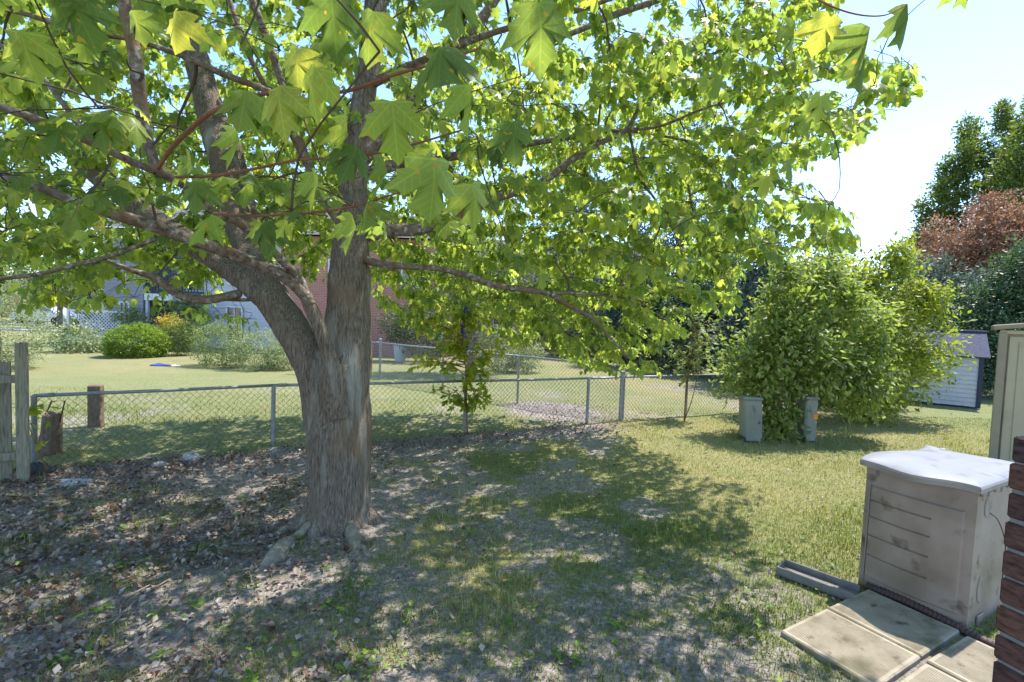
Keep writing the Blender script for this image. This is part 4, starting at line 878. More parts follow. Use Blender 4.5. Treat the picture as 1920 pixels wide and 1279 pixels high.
lump('plastic_bag', G(520, 845), .16, .09, .06, M['plastic'], 'white crumpled plastic in leaves left of the maple trunk', 'litter', 7)
M['tarp'] = plain('dark_blue_tarp', (.03, .035, .11), .8, v=.3, scale=3)
def parasol(x, y, h_, r_, label):
    r = empty('closed_parasol', (x, y, 0), label, 'parasol'); b = MB(); b.tube([(x, y, 0), (x, y, h_ + .1)], .03, 8); b.build('pole', M['pewter'], r)
    b = MB(); n = 16; an = np.linspace(0, 2 * np.pi, n + 1); g_ = np.array([[(x + math.cos(a) * rr_ * (1 + .25 * math.cos(a * 8)), y + math.sin(a) * rr_ * (1 + .25 * math.cos(a * 8)), z_) for a in an] for z_, rr_ in ((.5, r_), (1.0, r_ * .95), (h_ - .5, r_ * .55), (h_, .03))]); grid(b, g_); b.build('cover', M['tarp'], r)
parasol(-1.9, 19.5, 2.4, .34, 'dark blue closed parasol behind the sapling at the fence'); parasol(4.7, 23, 3.0, .4, 'dark blue closed parasol under the right side of the maple crown')

# ================================================================== OTHER TREES AND SHRUBS
def col(*c): return [tuple(a) for a in c]
M['lf_spruce'] = leafmat('spruce_leaf', col((.03, .05, .04), (.08, .115, .09), (.18, .22, .19)), (1.5, 1.8, 1.2), .2)
M['lf_dark'] = leafmat('dark_leaf', col((.02, .045, .025), (.055, .10, .045), (.12, .17, .08)), (1.8, 2, 1), .25)
M['lf_grey'] = leafmat('grey_green_leaf', col((.06, .085, .035), (.16, .20, .085), (.32, .37, .20)), (2, 2.1, 1.), .4, rough=.5, spec=.3)
M['lf_yel'] = leafmat('yellow_green_leaf', col((.07, .11, .02), (.20, .24, .045), (.38, .38, .06)), (2.2, 2.2, .9), .4)
M['lf_rust'] = leafmat('rust_leaf', col((.12, .08, .055), (.27, .155, .10), (.40, .26, .17)), (1.6, 1.3, 1), .3)
M['lf_mid'] = leafmat('mid_green_leaf', col((.045, .075, .02), (.10, .145, .035), (.20, .23, .06)), (2.2, 2.2, .9), .35)
M['lf_pale'] = leafmat('pale_leaf', col((.10, .14, .06), (.24, .29, .14), (.42, .46, .28)), (1.6, 1.6, .9), .3)
M['lf_lime'] = leafmat('lime_leaf', col((.06, .11, .02), (.16, .24, .03), (.28, .36, .06)), (2, 2, .9), .4)
M['lf_bush'] = leafmat('bush_leaf', col((.07, .10, .025), (.19, .24, .06), (.38, .40, .16)), (2, 2.1, 1.), .42, rough=.5)
def shell_pts(blobs, n, depth=.35, rough=.22):
    """points in the outer shell of a set of ellipsoids (cx,cy,cz,rx,ry,rz); uneven clumps"""
    vol_ = np.array([b[3] * b[4] + b[4] * b[5] + b[3] * b[5] for b in blobs]); vol_ /= vol_.sum(); out = []; nor = []
    for b_, f in zip(blobs, vol_):
        m_ = int(n * f) + 4; u = nrm(rng.normal(0, 1, (m_, 3))); r = 1 - depth * rng.random(m_) ** 1.4 ; r += rough * (N1.fbm(u[:, 0] * 3 + b_[0] + 20, u[:, 1] * 3 + u[:, 2] * 3 + b_[1] + 20, 3) - .5) * 2
        out.append(np.array(b_[:3]) + u * r[:, None] * np.array(b_[3:6])); nor.append(u)
    return np.vstack(out), np.vstack(nor)
def lumps(bl, k=7, f=.47):
    out = []
    for q in bl:
        for i in range(k):
            d_ = nrm(rng.normal(0, 1, 3)) * rng.uniform(.35, .72); g_ = rng.uniform(f * .7, f * 1.25); out.append((q[0] + d_[0] * q[3], q[1] + d_[1] * q[4], q[2] + d_[2] * q[5], q[3] * g_, q[4] * g_, q[5] * g_ * 1.15))
    return out
def foliage(name, parent, blobs, n, size, m, per=14, spread=3., drp=.4, asp=.8, zmin=.03, depth=.35, tree_up=.3, rbias=0, rough=.22):
    c, nn_ = shell_pts(blobs, max(10, n // per), depth, rough); k = c[:, 2] > zmin; c, nn_ = c[k], nn_[k]
    tone = rng.random(len(c)); c2 = np.repeat(c, per, 0) + rng.normal(0, size * spread * .5, (len(c) * per, 3)) * (1, 1, .7); n2 = np.repeat(nn_, per, 0); tone = np.repeat(tone, per)
    k = c2[:, 2] > zmin; c2, n2, tone = c2[k], n2[k], tone[k]; N = len(c2)
    tip = n2 * .7 + rng.normal(0, .5, (N, 3)) + np.array([0, 0, tree_up - drp]); up = n2 * .5 + np.array([0, 0, .9]) + rng.normal(0, .45, (N, 3))
    v, f, u, kf = leafmesh(c2, tip, up, size * rng.uniform(.6, 1.3, N), kite(), .3, .2, asp)
    r = np.clip(tone * .5 + rng.random(N) * .5 + rbias, 0, 1)
    return mesh(name, v - worldloc(parent), f, m, parent, rnd=np.repeat(r, kf))
def stems(parent, base, tops, r, m='limb', name='stem', n=6, bend=.1):
    for t in tops:
        t = np.array(t, float); a = np.array(base, float) + rng.normal(0, .05, 3) * (1, 1, 0); b = MB(); L_ = np.linalg.norm(t - a)
        b.tube([a - [0, 0, .05], a * .65 + t * .35 + rng.normal(0, bend * L_ * .3, 3), a * .3 + t * .7 + rng.normal(0, bend * L_ * .3, 3), t], [r, r * .8, r * .5, r * .2], n, 4, wob=.15); b.build(name, M[m], parent, smooth=True)
def shrub(name, x, y, blobs, n, size, m, label, cat='bush', tops=(), r=.02, group=None, lump_=0, **kw):
    if lump_: blobs = lumps(blobs, lump_)
    o = empty(name, (x, y, 0), label, cat, group); bl = [(x + b[0], y + b[1], b[2], b[3], b[4], b[5]) for b in blobs]
    foliage('foliage', o, bl, n, size, m, **kw)
    if tops: stems(o, (x, y, 0), [(x + t[0], y + t[1], t[2]) for t in tops], r)
    return o
# foreground-right bush over the pedestals
shrub('bush', 4.75, 8.35, [(-.1, .2, 1.35, .95, .7, .75), (.55, .3, 1.55, .9, .7, .85), (1.1, .5, 1.2, .8, .6, .8), (-.65, 0, 1.25, .6, .5, .45), (.1, .1, 2.15, .6, .6, .65), (-.05, -.1, .4, .42, .3, .4), (.5, .3, 2.6, .45, .4, .5), (.0, .2, 2.9, .22, .2, .4), (1.2, .4, 2.5, .3, .3, .5), (1.7, .4, 1.9, .5, .4, .6), (1.5, .3, .9, .6, .4, .6), (.9, .3, 3.0, .25, .2, .4)], 13000, .105, M['lf_bush'],
      'grey green leafy bush with a bare crooked stem over the utility pedestals', depth=.75, lump_=8, tops=[(.1, .1, 2.4), (-.5, .1, 1.3), (.7, .3, 2.2), (-.15, -.1, .8), (.2, -.1, .7), (.35, .1, 2.9), (1.1, .4, 1.4)], r=.035, spread=2.2, rough=.8)
shrub('bush', 7.6, 10.4, [(-.9, 0, 2.3, 1.1, .9, 1.1), (.3, .2, 2.2, 1.2, .9, 1.25), (1.1, .3, 1.5, 1.0, .8, 1.1), (-.9, -.1, 1.2, 1.0, .8, .9), (.2, -.3, .9, 1.1, .7, .8), (-.3, .2, 3.1, .7, .6, .5), (-1.5, 0, 1.9, .8, .6, 1.0), (-1.2, 0, 3.0, .35, .3, .45), (.6, 0, 3.4, .3, .3, .4), (1.3, 0, 2.6, .4, .3, .5)], 20000, .115, M['lf_yel'],
      'tall rounded yellow green bush left of the small clapboard shed', tops=[(-.6, 0, 2.4), (.5, 0, 2.4), (1., .2, 1.6), (-.2, -.3, 1.2), (.4, -.4, 1)], r=.03, spread=2.2, rough=.6, lump_=9)
shrub('bush', 9.5, 12.6, [(0, 0, 1.2, .9, .8, 1.1), (-.5, 0, .7, .8, .6, .7), (.35, .2, 2.2, .7, .7, .8)], 6000, .09, M['lf_mid'], 'mid green bush between the yellow green bush and the clapboard shed', spread=3)
# saplings on the fence
def sapling(name, base, path, fol, n, size, m, label, stemm='redtwig', r=.014):
    o = empty(name, base, label, 'tree'); b = MB(); b.tube(path, np.linspace(r, r * .35, len(path)), 7, 5); b.build('trunk', M[stemm], o, smooth=True)
    c = np.array(fol); bb_ = MB(); pts = smooth_path(np.array(path), np.zeros(len(path)), 6)[0]
    PO, TI, UP = [], [], []
    for q in c:
        i = np.argmin(np.linalg.norm(pts - q, axis=1)); a = pts[max(0, i - 3)]; q2 = q + rng.normal(0, .03, 3); bb_.tube([a, (a + q2) / 2 + [0, 0, .05], q2], [.005, .004, .002], 4, 3, cap=False)
        for s_ in range(n):
            t = rng.uniform(.25, 1.05); w_ = a * (1 - t) + q2 * t + rng.normal(0, .045, 3); PO.append(w_); TI.append(nrm(q2 - a) * .6 + rng.normal(0, .5, 3) - [0, 0, .5]); UP.append(np.array([0, 0, 1]) + rng.normal(0, .4, 3))
    bb_.build('branches', M[stemm], o)
    v, f, u, kf = leafmesh(np.array(PO), np.array(TI), np.array(UP), size * rng.uniform(.7, 1.25, len(PO)), maple_lo(), .3, .3, .7)
    mesh('crown', v - worldloc(o), f, m, o, rnd=np.repeat(rng.uniform(.15, .9, len(PO)), kf), uv=u); return o
b0 = np.array([-.68, 7.86, 0]); path = [b0, P(874, 740, 7.86), P(873, 690, 7.86), P(868, 640, 7.85), P(872, 590, 7.85)]
fol = [P(rng.uniform(765, 945), rng.uniform(575, 690), 7.85 + rng.normal(0, .3)) for _ in range(62)] + [P(rng.uniform(798, 862), rng.uniform(725, 745), 7.7 + rng.normal(0, .15)) for _ in range(7)] + [P(rng.uniform(880, 920), rng.uniform(690, 770), 7.7 + rng.normal(0, .15)) for _ in range(12)]
M['lf_sap'] = leafmat('sapling_leaf', col((.10, .17, .015), (.21, .28, .025), (.36, .36, .03)), (2.2, 2.1, .8), .5)
sapling('sapling', b0, path, fol, 8, .11, M['lf_sap'], 'young maple sapling growing up against a post of the low fence')
b0 = G(1283, 790); b0[2] = 0; path = [b0, P(1288, 720, 9.8), P(1298, 660, 9.8), P(1302, 600, 9.8)]
fol = [P(1295 + rng.uniform(-1, 1) * 75 * (1 - .3 * k / 40), 590 + k * 2.6, 9.8 + rng.normal(0, .3)) for k in range(40)] + [P(rng.uniform(1280, 1310), 575 + rng.uniform(0, 20), 9.8) for _ in range(4)]
sapling('sapling', b0, path, fol, 9, .10, M['lf_grey'], 'open branched sapling with pale reddish stems left of the utility pedestals', r=.016)
b = MB(); b.tube([b0, P(1300, 740, 9.75), P(1318, 650, 9.7)], [.012, .009, .005], 6, 4); 
tag(b.build('bare_cane', M['redtwig'], smooth=True), 'bare slanting cane beside the open branched sapling', 'plant')
b0 = np.array([-5.1, 5.3, 0]); path = [b0, P(55, 800, 5.25), P(57, 770, 5.25)]
fol = [P(a, c_, 5.2) for a, c_ in ((60, 745), (75, 765), (58, 800), (72, 802), (90, 770), (50, 760), (82, 748))]
sapling('seedling', b0, path, fol, 3, .10, M['lf_sap'], 'thin seedling with a few yellow green leaves beside the wooden fence post', r=.006)
# trees behind
def bigtree(name, x, y, blobs, n, size, m, label, trunk=(.2, 3), lm='limb', lump_=0, **kw):
    b0s = blobs; blobs = lumps(blobs, lump_) if lump_ else blobs
    o = empty(name, (x, y, 0), label, 'tree'); b = MB(); r, hh = trunk; b.tube([(x, y, -.1), (x + .05, y, hh * .5), (x - .05, y, hh)], [r, r * .7, r * .35], 10, 4, wob=.1); b.build('trunk', M[lm], o, smooth=True)
    bl = [(x + q[0], y + q[1], q[2], q[3], q[4], q[5]) for q in blobs]; foliage('crown', o, bl, n, size, m, **kw)
    bb_ = MB()
    for q in bl[:60]:
        if q[2] > 1.5: bb_.tube([(x, y, min(hh * .8, q[2] * .5)), ((x + q[0]) / 2, (y + q[1]) / 2, q[2] * .7), q[:3]], [r * .3, r * .2, r * .05], 5, 3)
    if bb_.v: bb_.build('branches', M[lm], o)
    return o
def cone(h0, h1, r0, n, ry=1.):
    return [(rng.normal(0, .1) + .25 * r0 * math.cos(i * 2.4), .25 * r0 * math.sin(i * 2.4), h0 + (h1 - h0) * (i + .5) / n, r0 * (1 - .82 * i / n), r0 * (1 - .82 * i / n) * ry, (h1 - h0) / n * 1.0) for i in range(n)]
def at(px, y): return (px - 960) / F * y
def zat(px, py, y): return float(P(px, py, y)[2])
bigtree('ash_tree', at(1790, 26), 26, [(0, 0, 6, 2.2, 2, 4), (-.6, 0, 9.0, 1.5, 1.5, 1.6), (1.2, 0, 10.4, 1.6, 1.5, 2.0), (3.2, .5, 11.2, 1.8, 1.6, 2.1), (4.2, 0, 7.5, 2.6, 2, 3.5), (-1.2, 0, 7.2, 1.3, 1.4, 1.6), (-1.0, .2, 5, 1.4, 1.5, 2), (.6, 0, 11.4, .6, .6, 1.1), (2.6, 0, 12.6, .5, .6, .9), (-.5, 0, 10.2, .6, .6, .9)] + [(x_ * 1.08, rng.normal(0, .6), z_ + .5, .34, .4, 1.0) for x_, z_ in ((-2.3, 7.4), (-2.6, 6.2), (-1.9, 8.5), (-1.6, 9.6), (-.9, 10.6), (-.1, 11.3), (.3, 12.4), (.9, 12.1), (1.6, 12.8), (2.1, 13.0), (2.8, 13.3), (3.4, 13.6), (-2.9, 5.2), (-2.5, 4.2))], 32000, .18, M['lf_mid'],
        'tallest tree at the right, olive green with spiky upswept branches', (.3, 8), spread=1.8, rough=.5, lump_=9, tree_up=.9, rbias=-.05)
bigtree('ash_tree', at(1925, 23), 23, [(0, 0, 8, 2, 2, 3), (.2, 0, 10.6, 1.5, 1.5, 1.9), (0, 0, 12.2, .6, .6, .8)], 11000, .21, M['lf_mid'], 'olive green tree cut by the right edge behind the rust coloured tree', (.3, 8), tree_up=.9)
bigtree('rust_tree', at(1845, 20), 20, [(0, 0, 5.4, 1.9, 1.4, 1.9), (-1.3, 0, 4.8, 1.7, 1.2, 1.7), (1.4, .3, 6.0, 1.6, 1.3, 1.6), (.3, 0, 6.9, 1.1, 1, .9), (-1.7, 0, 3.9, .9, 1, 1)], 22000, .12, M['lf_rust'], 'rust coloured half dry tree in front of the tall olive trees', (.2, 5), rough=.5, lump_=9, spread=2.4, tree_up=.9)
bigtree('cedar_tree', at(1910, 15), 15, [(0, 0, 3.1, 1.3, 1.2, 1.7), (-1.2, 0, 2.1, 1.0, 1, 1.4), (.9, 0, 3.6, 1.3, 1, 1.7), (.2, -.3, 1.5, 1.8, 1, 1.4)], 22000, .12, M['lf_dark'], 'dense dark green tree above the resin shed', (.2, 4), rough=.4, lump_=5, tree_up=.6)
bigtree('dark_tree', at(1745, 17), 17, [(0, 0, 2.9, .9, 1, 1.6), (-.7, 0, 2.2, 1, 1, 1.3), (.7, 0, 2.3, .9, 1, 1.5), (1.9, .5, 2.6, .9, 1, 1.6)], 15000, .13, M['lf_spruce'], 'grey green tree between the rust tree and the yellow green bush', (.15, 3))
bigtree('cedar_tree', at(1420, 16), 16, cone(.2, 5.2, 1.2, 6), 14000, .13, M['lf_spruce'], 'blue grey conical cedar behind the left end of the bushes', (.15, 4), tree_up=.7)
bigtree('cedar_tree', at(1530, 18), 18, cone(.2, 5.0, 1.5, 6), 14000, .14, M['lf_spruce'], 'blue grey conical cedar behind the yellow green bush', (.15, 4), tree_up=.7)
bigtree('hedge_tree', at(1335, 18.5), 18.5, [(-.8, 0, 1.8, 1.3, 1, 1.7), (.7, 0, 1.9, 1.2, 1, 1.8), (0, 0, 3.2, 1.3, 1, 1.5)], 16000, .14, M['lf_dark'], 'dark evergreen at the end of the lawn behind the open branched sapling', (.12, 2))
bigtree('hedge_tree', at(1225, 21), 21, [(-.8, 0, 1.8, 1.6, 1, 1.7), (1, 0, 1.9, 1.5, 1, 1.8), (0, 0, 3.4, 1.8, 1, 1.8)], 16000, .15, M['lf_dark'], 'dark evergreen left of the one behind the sapling', (.12, 2))
bigtree('spruce_tree', at(1265, 24), 24, cone(1, 12.5, 2.8, 9), 22000, .16, M['lf_spruce'], 'tall blue grey spruce showing through the right of the maple crown', (.25, 10), tree_up=.5)
bigtree('spruce_tree', at(1080, 27), 27, cone(1, 11.5, 3.2, 8), 20000, .17, M['lf_spruce'], 'tall blue grey spruce behind the middle of the maple crown', (.25, 10), tree_up=.5)
o = bigtree('ornamental_tree', at(882, 16), 16, [(-.9, 0, 3.0, 1.1, 1, .9), (.9, .2, 3.2, 1.2, 1, 1.0), (0, .3, 3.9, 1.3, 1, .9)], 9000, .11, M['lf_mid'], 'small vase shaped tree with a low dark fork behind the fence sapling', (.16, 1.6))
stems(o, (at(882, 16), 16, 1.3), [(at(882, 16) + 1.0, 16, 3.0), (at(882, 16) - .8, 16, 2.8), (at(882, 16) + 1.4, 16.2, 2.6)], .11, name='limb')
for k, (px_, y_, hh, m_, lb) in enumerate([(40, 75, 9, 'lf_mid', 'far tree over the grey house at the left edge'), (150, 80, 11, 'lf_mid', 'far tree beyond the white house across the street'), (250, 60, 10, 'lf_dark', 'far tree behind the roof of the townhouse'), (110, 34, 6.5, 'lf_mid', 'street tree with a dark trunk near the kerb'), (620, 42, 10, 'lf_mid', 'tree rising behind the townhouse and brick house'), (860, 45, 11, 'lf_mid', 'tree rising behind the brick house and the tan house'), (-60, 40, 9, 'lf_mid', 'tree beyond the left edge of the street'), (1450, 40, 6, 'lf_dark', 'distant dark tree behind the cedars'), (1620, 38, 4.6, 'lf_mid', 'distant low tree seen above the yellow green bush')]):
    x_ = at(px_, y_); bigtree('background_tree', x_, y_, [(0, 0, hh * .62, hh * .34, hh * .3, hh * .34), (-hh * .2, 0, hh * .5, hh * .25, hh * .25, hh * .22), (hh * .22, 0, hh * .52, hh * .25, hh * .25, hh * .25)], 4500, .035 * hh, M[m_], lb, (.03 * hh, hh * .55))
bigtree('background_tree', at(1690, 22), 22, [(0, 0, 2.6, 1.8, 1.2, 2.2), (-1.6, 0, 2.2, 1.4, 1, 1.8), (1.4, 0, 3.2, 1.4, 1, 2.2)], 16000, .15, M['lf_dark'], 'dark green tree behind the tall yellow green bush', (.15, 2))
bigtree('background_tree', at(1400, 26), 26, [(0, 0, 3, 2.2, 1.2, 2.4), (-1.8, 0, 4, 1.6, 1, 2.4), (1.8, 0, 2.6, 1.8, 1, 2.2)], 14000, .17, M['lf_spruce'], 'blue grey tree mass behind the open branched sapling', (.15, 2))
bigtree('background_tree', at(1860, 13.8), 14.8, [(0, 0, 1.4, 1.3, .8, 1.3), (-1.2, .3, 1.2, .9, .7, 1.2), (1.2, 0, 1.6, 1.2, .8, 1.4)], 12000, .11, M['lf_dark'], 'dark shrubby tree right behind the small clapboard shed', (.1, 1))
# shrubs of the far garden
shrub('boxwood', -13.9, 17.9, [(0, 0, .45, .98, .95, .72), (0, 0, .4, .8, .8, .6)], 26000, .065, M['lf_lime'], 'round clipped yellow green boxwood on the far lawn', depth=.12, spread=1.2)
shrub('shrub', at(415, 16), 16, [(0, 0, .7, .9, .8, .8)], 9000, .055, M['lf_grey'], 'grey green loose shrub left of the maple in front of the white siding')
shrub('shrub', at(485, 15.6), 15.6, [(0, 0, .6, .95, .8, .68), (.7, .1, .45, .6, .6, .5)], 11000, .055, M['lf_pale'], 'creamy variegated shrub next to the leaning maple stem')
shrub('shrub', at(330, 19), 19, [(0, 0, .6, .7, .6, .7), (.4, 0, .9, .35, .4, .45)], 4500, .07, M['lf_mid'], 'leafy perennial clump with yellow tops in front of the porch')
shrub('shrub', at(315, 19.6), 19.6, [(0, 0, 1.25, .3, .3, .3)], 900, .09, leafmat('goldenrod', col((.3, .28, .03), (.6, .45, .04)), (1.2, 1.1, .5), .3), 'yellow flowering tops beside the porch table', 'flowers')
shrub('hosta', at(140, 18.8), 18.8, [(0, 0, .35, .75, .6, .6)], 2200, .13, M['lf_pale'], 'pale large leaved clump left of the boxwood')
shrub('shrub', at(165, 23), 23, [(0, 0, .7, 1.2, .8, .8)], 5000, .09, M['lf_mid'], 'green shrub behind the pale clump by the lattice')
shrub('climber', at(235, 21.5), 21.5, [(0, 0, 1.5, .5, .3, .35), (.6, 0, 1.1, .3, .3, .5)], 1600, .1, M['lf_grey'], 'climbing plant in front of the lattice screen', tops=[(0, 0, 1.5), (.5, 0, 1.2)], r=.015)
shrub('climber', at(350, 22), 22, [(0, 0, 2.0, .8, .3, .4), (.4, 0, 1.3, .6, .3, .6)], 3500, .09, M['lf_grey'], 'leafy climber hanging over the porch opening', tops=[(0, 0, 2.0)], r=.02)
bigtree('cedar_hedge', at(-10, 13.5), 13.5, [(0, 0, 1.3, 1.3, 1, 1.35), (.55, 0, .9, .8, .8, .9), (-.4, 0, 2.1, .9, .8, .8)], 14000, .06, M['lf_pale'], 'pale green cedar at the left edge behind the picket fence', (.1, 2), tree_up=.8)
shrub('shrub', at(800, 19.5), 19.5, [(0, 0, 1.2, 1.3, .8, 1.0), (-1.2, 0, 1.5, .8, .6, .7)], 7000, .09, M['lf_dark'], 'dark green shrub against the brick house')
shrub('shrub', at(940, 17), 17, [(0, 0, .8, .9, .8, .85), (.9, .2, .6, .6, .6, .6)], 7000, .075, M['lf_pale'], 'pale green shrub behind the fence right of the vase shaped tree')
shrub('shrub', at(1130, 26), 26, [(0, 0, .8, 3.2, .8, .9)], 6000, .12, M['lf_grey'], 'low grey green hedge at the end of the middle lawn')
shrub('shrub', at(1430, 13.5), 13.5, [(0, 0, .6, 1.4, .8, .8), (1.6, .3, .5, 1.2, .8, .7)], 7000, .09, M['lf_dark'], 'dark undergrowth behind the utility pedestals')
shrub('shrub', at(1590, 12), 12, [(0, 0, .7, 1.2, .5, .7)], 5000, .09, M['lf_dark'], 'dark low shrub under the yellow green bush')

# ================================================================== GROUND COVER
def in_view(x, y, pad=60):
    px, py, d = proj(np.stack([x, y, np.zeros_like(x)], -1)); return (d > .3) & (px > -pad) & (px < 1920 + pad) & (py < 1279 + pad * 1.5)
def clear(x, y):
    """outside the trunk, slabs and boxes"""
    k = np.hypot(x - TREE[0], y - TREE[1]) > .40
    q = np.stack([x, y], -1) - PA[:2]; a = q @ vd[:2]; b_ = q @ wd[:2]; k &= ~((a > -.03) & (a < 1.4) & (b_ > -1.12) & (b_ < .06))
    q = np.stack([x, y], -1) - BN[:2]; a = q @ vd[:2]; b_ = q @ wd[:2]; k &= ~((a > -.68) & (a < .02) & (b_ > -.02) & (b_ < 1.0)); return k
def scatter(n, ymax, pw=1.0, x0=-8, x1=9.5, y0=1.3):
    """roughly even density in the picture"""
    u = rng.random(n); y = y0 * (ymax / y0) ** u; x = (rng.random(n) * 2 - 1) * y * 1.1; return x, y
def blades(n, ymax, dens, hmin, hmax, wdt, m, name, label=None, lean=.55):
    x, y = scatter(n, ymax); k = in_view(x, y) & clear(x, y); x, y = x[k], y[k]; k = rng.random(len(x)) < dens(x, y); x, y = x[k], y[k]; N = len(x)
    x = x + rng.normal(0, .02, N); z = gz(x, y); a = rng.random(N) * 6.283; h_ = rng.uniform(hmin, hmax, N) * (.7 + .6 * N1.fbm(x * 2, y * 2)); w_ = wdt * rng.uniform(.6, 1.3, N) * (1 + y * .06)
    d = np.stack([np.cos(a), np.sin(a), np.zeros(N)], -1); s_ = np.stack([-np.sin(a), np.cos(a), np.zeros(N)], -1); ln = lean * rng.random(N) * 1.6
    b0_ = np.stack([x, y, z - .004], -1); m1 = b0_ + d * (ln * h_ * .35)[:, None] + np.array([0, 0, 1]) * (h_ * .6)[:, None]; t1 = b0_ + d * (ln * h_ * 1.1)[:, None] + np.array([0, 0, 1]) * (h_ * (1 - .35 * ln))[:, None]
    V = np.stack([b0_ - s_ * w_[:, None] / 2, b0_ + s_ * w_[:, None] / 2, m1 - s_ * w_[:, None] * .4, m1 + s_ * w_[:, None] * .4, t1], 1).reshape(-1, 3)
    F_ = (np.array([[0, 1, 3], [0, 3, 2], [2, 3, 4]])[None] + (np.arange(N) * 5)[:, None, None]).reshape(-1, 3)
    dr = dry_amount(x, y); r = np.clip(rng.random(N) * .55 + dr * .5 + .05, 0, 1)
    o = mesh(name, V, F_, m, rnd=np.repeat(r, 3)); o['kind'] = 'stuff'; return o
M['grass'] = leafmat('grass_blade', col((.07, .11, .02), (.155, .20, .045), (.27, .30, .09), (.45, .41, .21)), (1.6, 1.6, .9), .3, rough=.6)
blades(330000, 11, lambda x, y: np.clip(1.02 - soil_amount(x, y) * 1.05, .035, 1) * np.where(fence_side(x, y) > 0, .5, 1), .02, .055, .0042, M['grass'], 'grass')
blades(90000, 9.5, lambda x, y: smooth(.5, .7, N3.fbm(x * 1.6, y * 1.6)) * np.clip(.9 - soil_amount(x, y), .06, 1),   .045, .12, .006, M['grass'], 'grass_tufts')
# moss cushions and weeds
M['moss'] = leafmat('moss', col((.06, .09, .01), (.14, .17, .02)), (1, 1, 1), .1)
x, y = scatter(90000, 6.5); k = in_view(x, y) & clear(x, y) & (N2.fbm(x * 1.8 + 5, y * 1.8) > .57) & (x > -1.9) & (x < 1.8); x, y = x[k], y[k]; N = len(x)
v, f, u, kf = leafmesh(np.stack([x, y, gz(x, y) + .002], -1), rng.normal(0, 1, (N, 3)) * (1, 1, .4) + [0, 0, .5], rng.normal(0, .5, (N, 3)) + [0, 0, 1], rng.uniform(.008, .02, N), kite(), .1, .1)
o = mesh('moss', v, f, M['moss'], rnd=np.repeat(rng.random(N), kf)); o['kind'] = 'stuff'
# leaf litter
M['litter'] = leafmat('dead_leaf', col((.08, .055, .045), (.17, .10, .07), (.22, .165, .14), (.29, .245, .22), (.40, .36, .34)), (1, .8, .6), .12, rough=.8)
def litter_d(x, y):
    d = fence_side(x, y); strip = smooth(-1.15, -.15, d + (N2.fbm(x * 2, y * 2) - .5) * .7) * (1 - smooth(1.6, 3, x)); left = (1 - smooth(-2.2, .3, x + (N1.fbm(x, y) - .5) * 2.5)) * (.25 + .75 * smooth(.42, .6, N3.fbm(x * 1.3, y * 1.3)))
    g = np.exp(-((x - 1.15) ** 2 + (y - 9.9) ** 2) / .7) * .6 + np.exp(-((x - .5) ** 2 + (y - 10.7) ** 2) / .4) * .6
    return np.where(d > .08, g, np.clip(np.maximum(strip, left * (.30 + .28 * smooth(2, 4.5, y))), .012, 1))
x, y = scatter(170000, 11.5); k = in_view(x, y) & clear(x, y); x, y = x[k], y[k]; k = rng.random(len(x)) < litter_d(x, y); x, y = x[k], y[k]; N = len(x)
v, f, u, kf = leafmesh(np.stack([x, y, gz(x, y) + rng.uniform(.004, .035, N)], -1), rng.normal(0, 1, (N, 3)) * (1, 1, .25), rng.normal(0, .38, (N, 3)) + [0, 0, 1], rng.uniform(.016, .048, N), kite(), -.6, -.35, 1.3)
o = mesh('leaf_litter', v, f, M['litter'], rnd=np.repeat(rng.random(N), kf)); o['kind'] = 'stuff'
print('litter', N)
x, y = scatter(3600, 10); k = in_view(x, y) & clear(x, y) & (fence_side(x, y) < -.05); x, y = x[k], y[k]; k = rng.random(len(x)) < np.clip(litter_d(x, y) * 1.1 - .04, 0, 1); x, y = x[k], y[k]; N = len(x)
v, f, u, kf = leafmesh(np.stack([x, y, gz(x, y) + rng.uniform(.01, .04, N)], -1), rng.normal(0, 1, (N, 3)) * (1, 1, .3), rng.normal(0, .5, (N, 3)) + [0, 0, 1], rng.uniform(.03, .062, N), maple_hi(), -.75, -.5)
M['whole'] = leafmat('whole_dead_leaf', col((.10, .05, .03), (.20, .10, .055), (.28, .18, .12), (.38, .31, .24)), (1, .8, .6), .15, rough=.8)
o = mesh('curled_dead_leaves', v, f, M['whole'], rnd=np.repeat(rng.random(N), kf)); o['kind'] = 'stuff'
# fine bits: twig and bark crumbs
b = MB(); x, y = scatter(9000, 8); k = in_view(x, y) & clear(x, y) & (rng.random(len(x)) < np.clip(soil_amount(x, y), .06, 1)) & (fence_side(x, y) < -.1); x, y = x[k], y[k]
for i in range(len(x)):
    L_ = rng.uniform(.03, .16); a = rng.normal(.3, .7); z = float(gz(x[i], y[i])) + .004; d = np.array([math.cos(a), math.sin(a), 0]) * L_
    p0 = np.array([x[i], y[i], z]); b.tube([p0, p0 + d * .5 + rng.normal(0, .012, 3) * (1, 1, .5), p0 + d + [0, 0, rng.uniform(0, .015)]], rng.uniform(.001, .003), 3, cap=False)
M['dtwig'] = plain('dry_twig', (.24, .20, .18), .9, v=.35)
o = b.build('dry_twigs', M['dtwig']); o['kind'] = 'stuff'
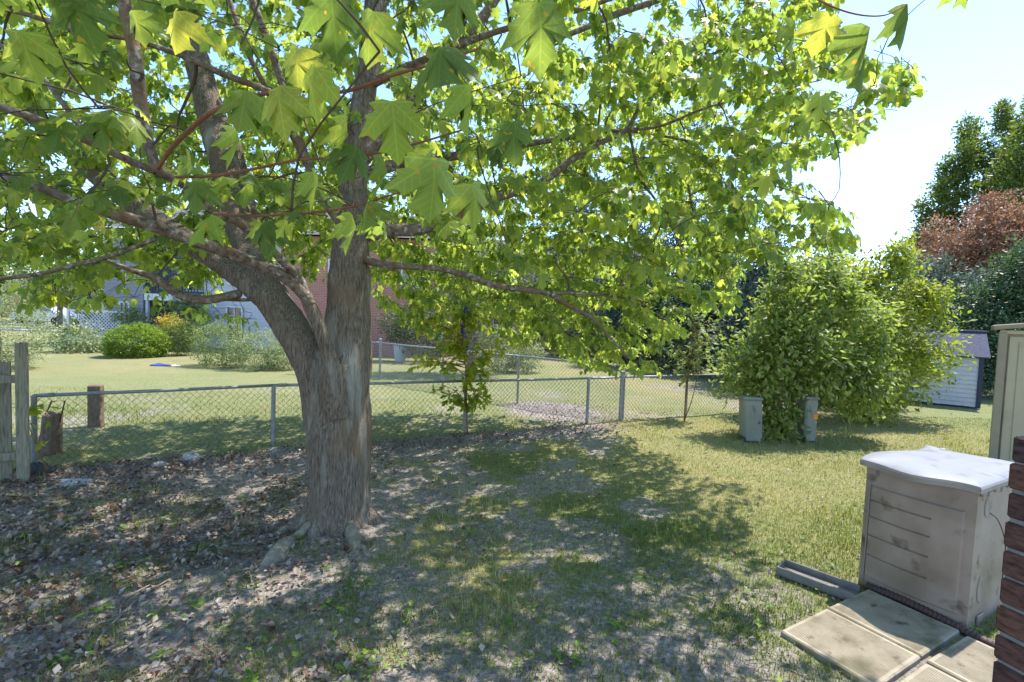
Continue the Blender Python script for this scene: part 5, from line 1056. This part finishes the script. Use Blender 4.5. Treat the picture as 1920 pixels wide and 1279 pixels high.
# sticks one can count
def stick(pp, r, label):
    p = np.array([G(a, c_) for a, c_ in pp]); p[:, 2] = gz(p[:, 0], p[:, 1]) + r + .006; b = MB(); b.tube(p, np.linspace(r, r * .5, len(p)), 6, 5, wob=.1); return tag(b.build('fallen_stick', M['dtwig'], smooth=True), label, 'stick', 'fallen sticks under the maple')
stick([(176, 1245), (185, 1205), (215, 1170), (270, 1120), (330, 1085), (395, 1050)], .010, 'long pale stick running from the lower left towards the roots')
stick([(165, 1200), (180, 1175), (222, 1160), (232, 1130), (290, 1098), (350, 1085)], .008, 'forked curving stick crossing the long pale stick')
stick([(180, 1262), (240, 1215), (300, 1180)], .007, 'short straight stick at the lower left corner below the long stick')
stick([(0, 988), (40, 970), (80, 948)], .012, 'thick stick entering from the left edge below the picket fence')
stick([(76, 952), (74, 930), (68, 905)], .007, 'short stick standing out of the leaves by the dark rock')
stick([(440, 1078), (510, 1066), (600, 1058), (680, 1035)], .008, 'thin pale stick lying in front of the trunk base')
stick([(340, 1018), (345, 1050), (372, 1020), (375, 1015)], .006, 'small bent stick left of the trunk among the leaves')
stick([(175, 893), (240, 885), (310, 880), (395, 845), (408, 832)], .008, 'long dark stick lying along the fence line over the plastic bags')
stick([(770, 970), (820, 955), (880, 942)], .006, 'thin stick right of the trunk in patchy grass')
# broad leaved weeds
M['weed'] = leafmat('weed_leaf', col((.06, .13, .02), (.12, .22, .03), (.26, .36, .05)), (1.8, 1.8, .8), .35, veins=True)
PO, TI, UP, SZ = [], [], [], []
x, y = scatter(1500, 7.5); k = in_view(x, y) & clear(x, y) & (fence_side(x, y) < -.2) & (rng.random(len(x)) < np.where(x < .5, .36, .16)); x, y = x[k], y[k]
for i in range(len(x)):
    n = rng.integers(1, 5); a0 = rng.random() * 6.28; s_ = rng.uniform(.025, .06); z = float(gz(x[i], y[i]))
    for q in range(n): a = a0 + q * 6.283 / n + rng.normal(0, .3); PO.append((x[i] + .01 * math.cos(a), y[i] + .01 * math.sin(a), z + rng.uniform(.012, .05))); TI.append((math.cos(a), math.sin(a), rng.uniform(-.1, .5))); UP.append((rng.normal(0, .2), rng.normal(0, .2), 1)); SZ.append(s_)
v, f, u, kf = leafmesh(np.array(PO), np.array(TI), np.array(UP), np.array(SZ), maple_lo(), -.15, .15, .62)
o = mesh('weeds', v, f, M['weed'], rnd=np.repeat(rng.random(len(PO)), kf), uv=u); o['kind'] = 'stuff'
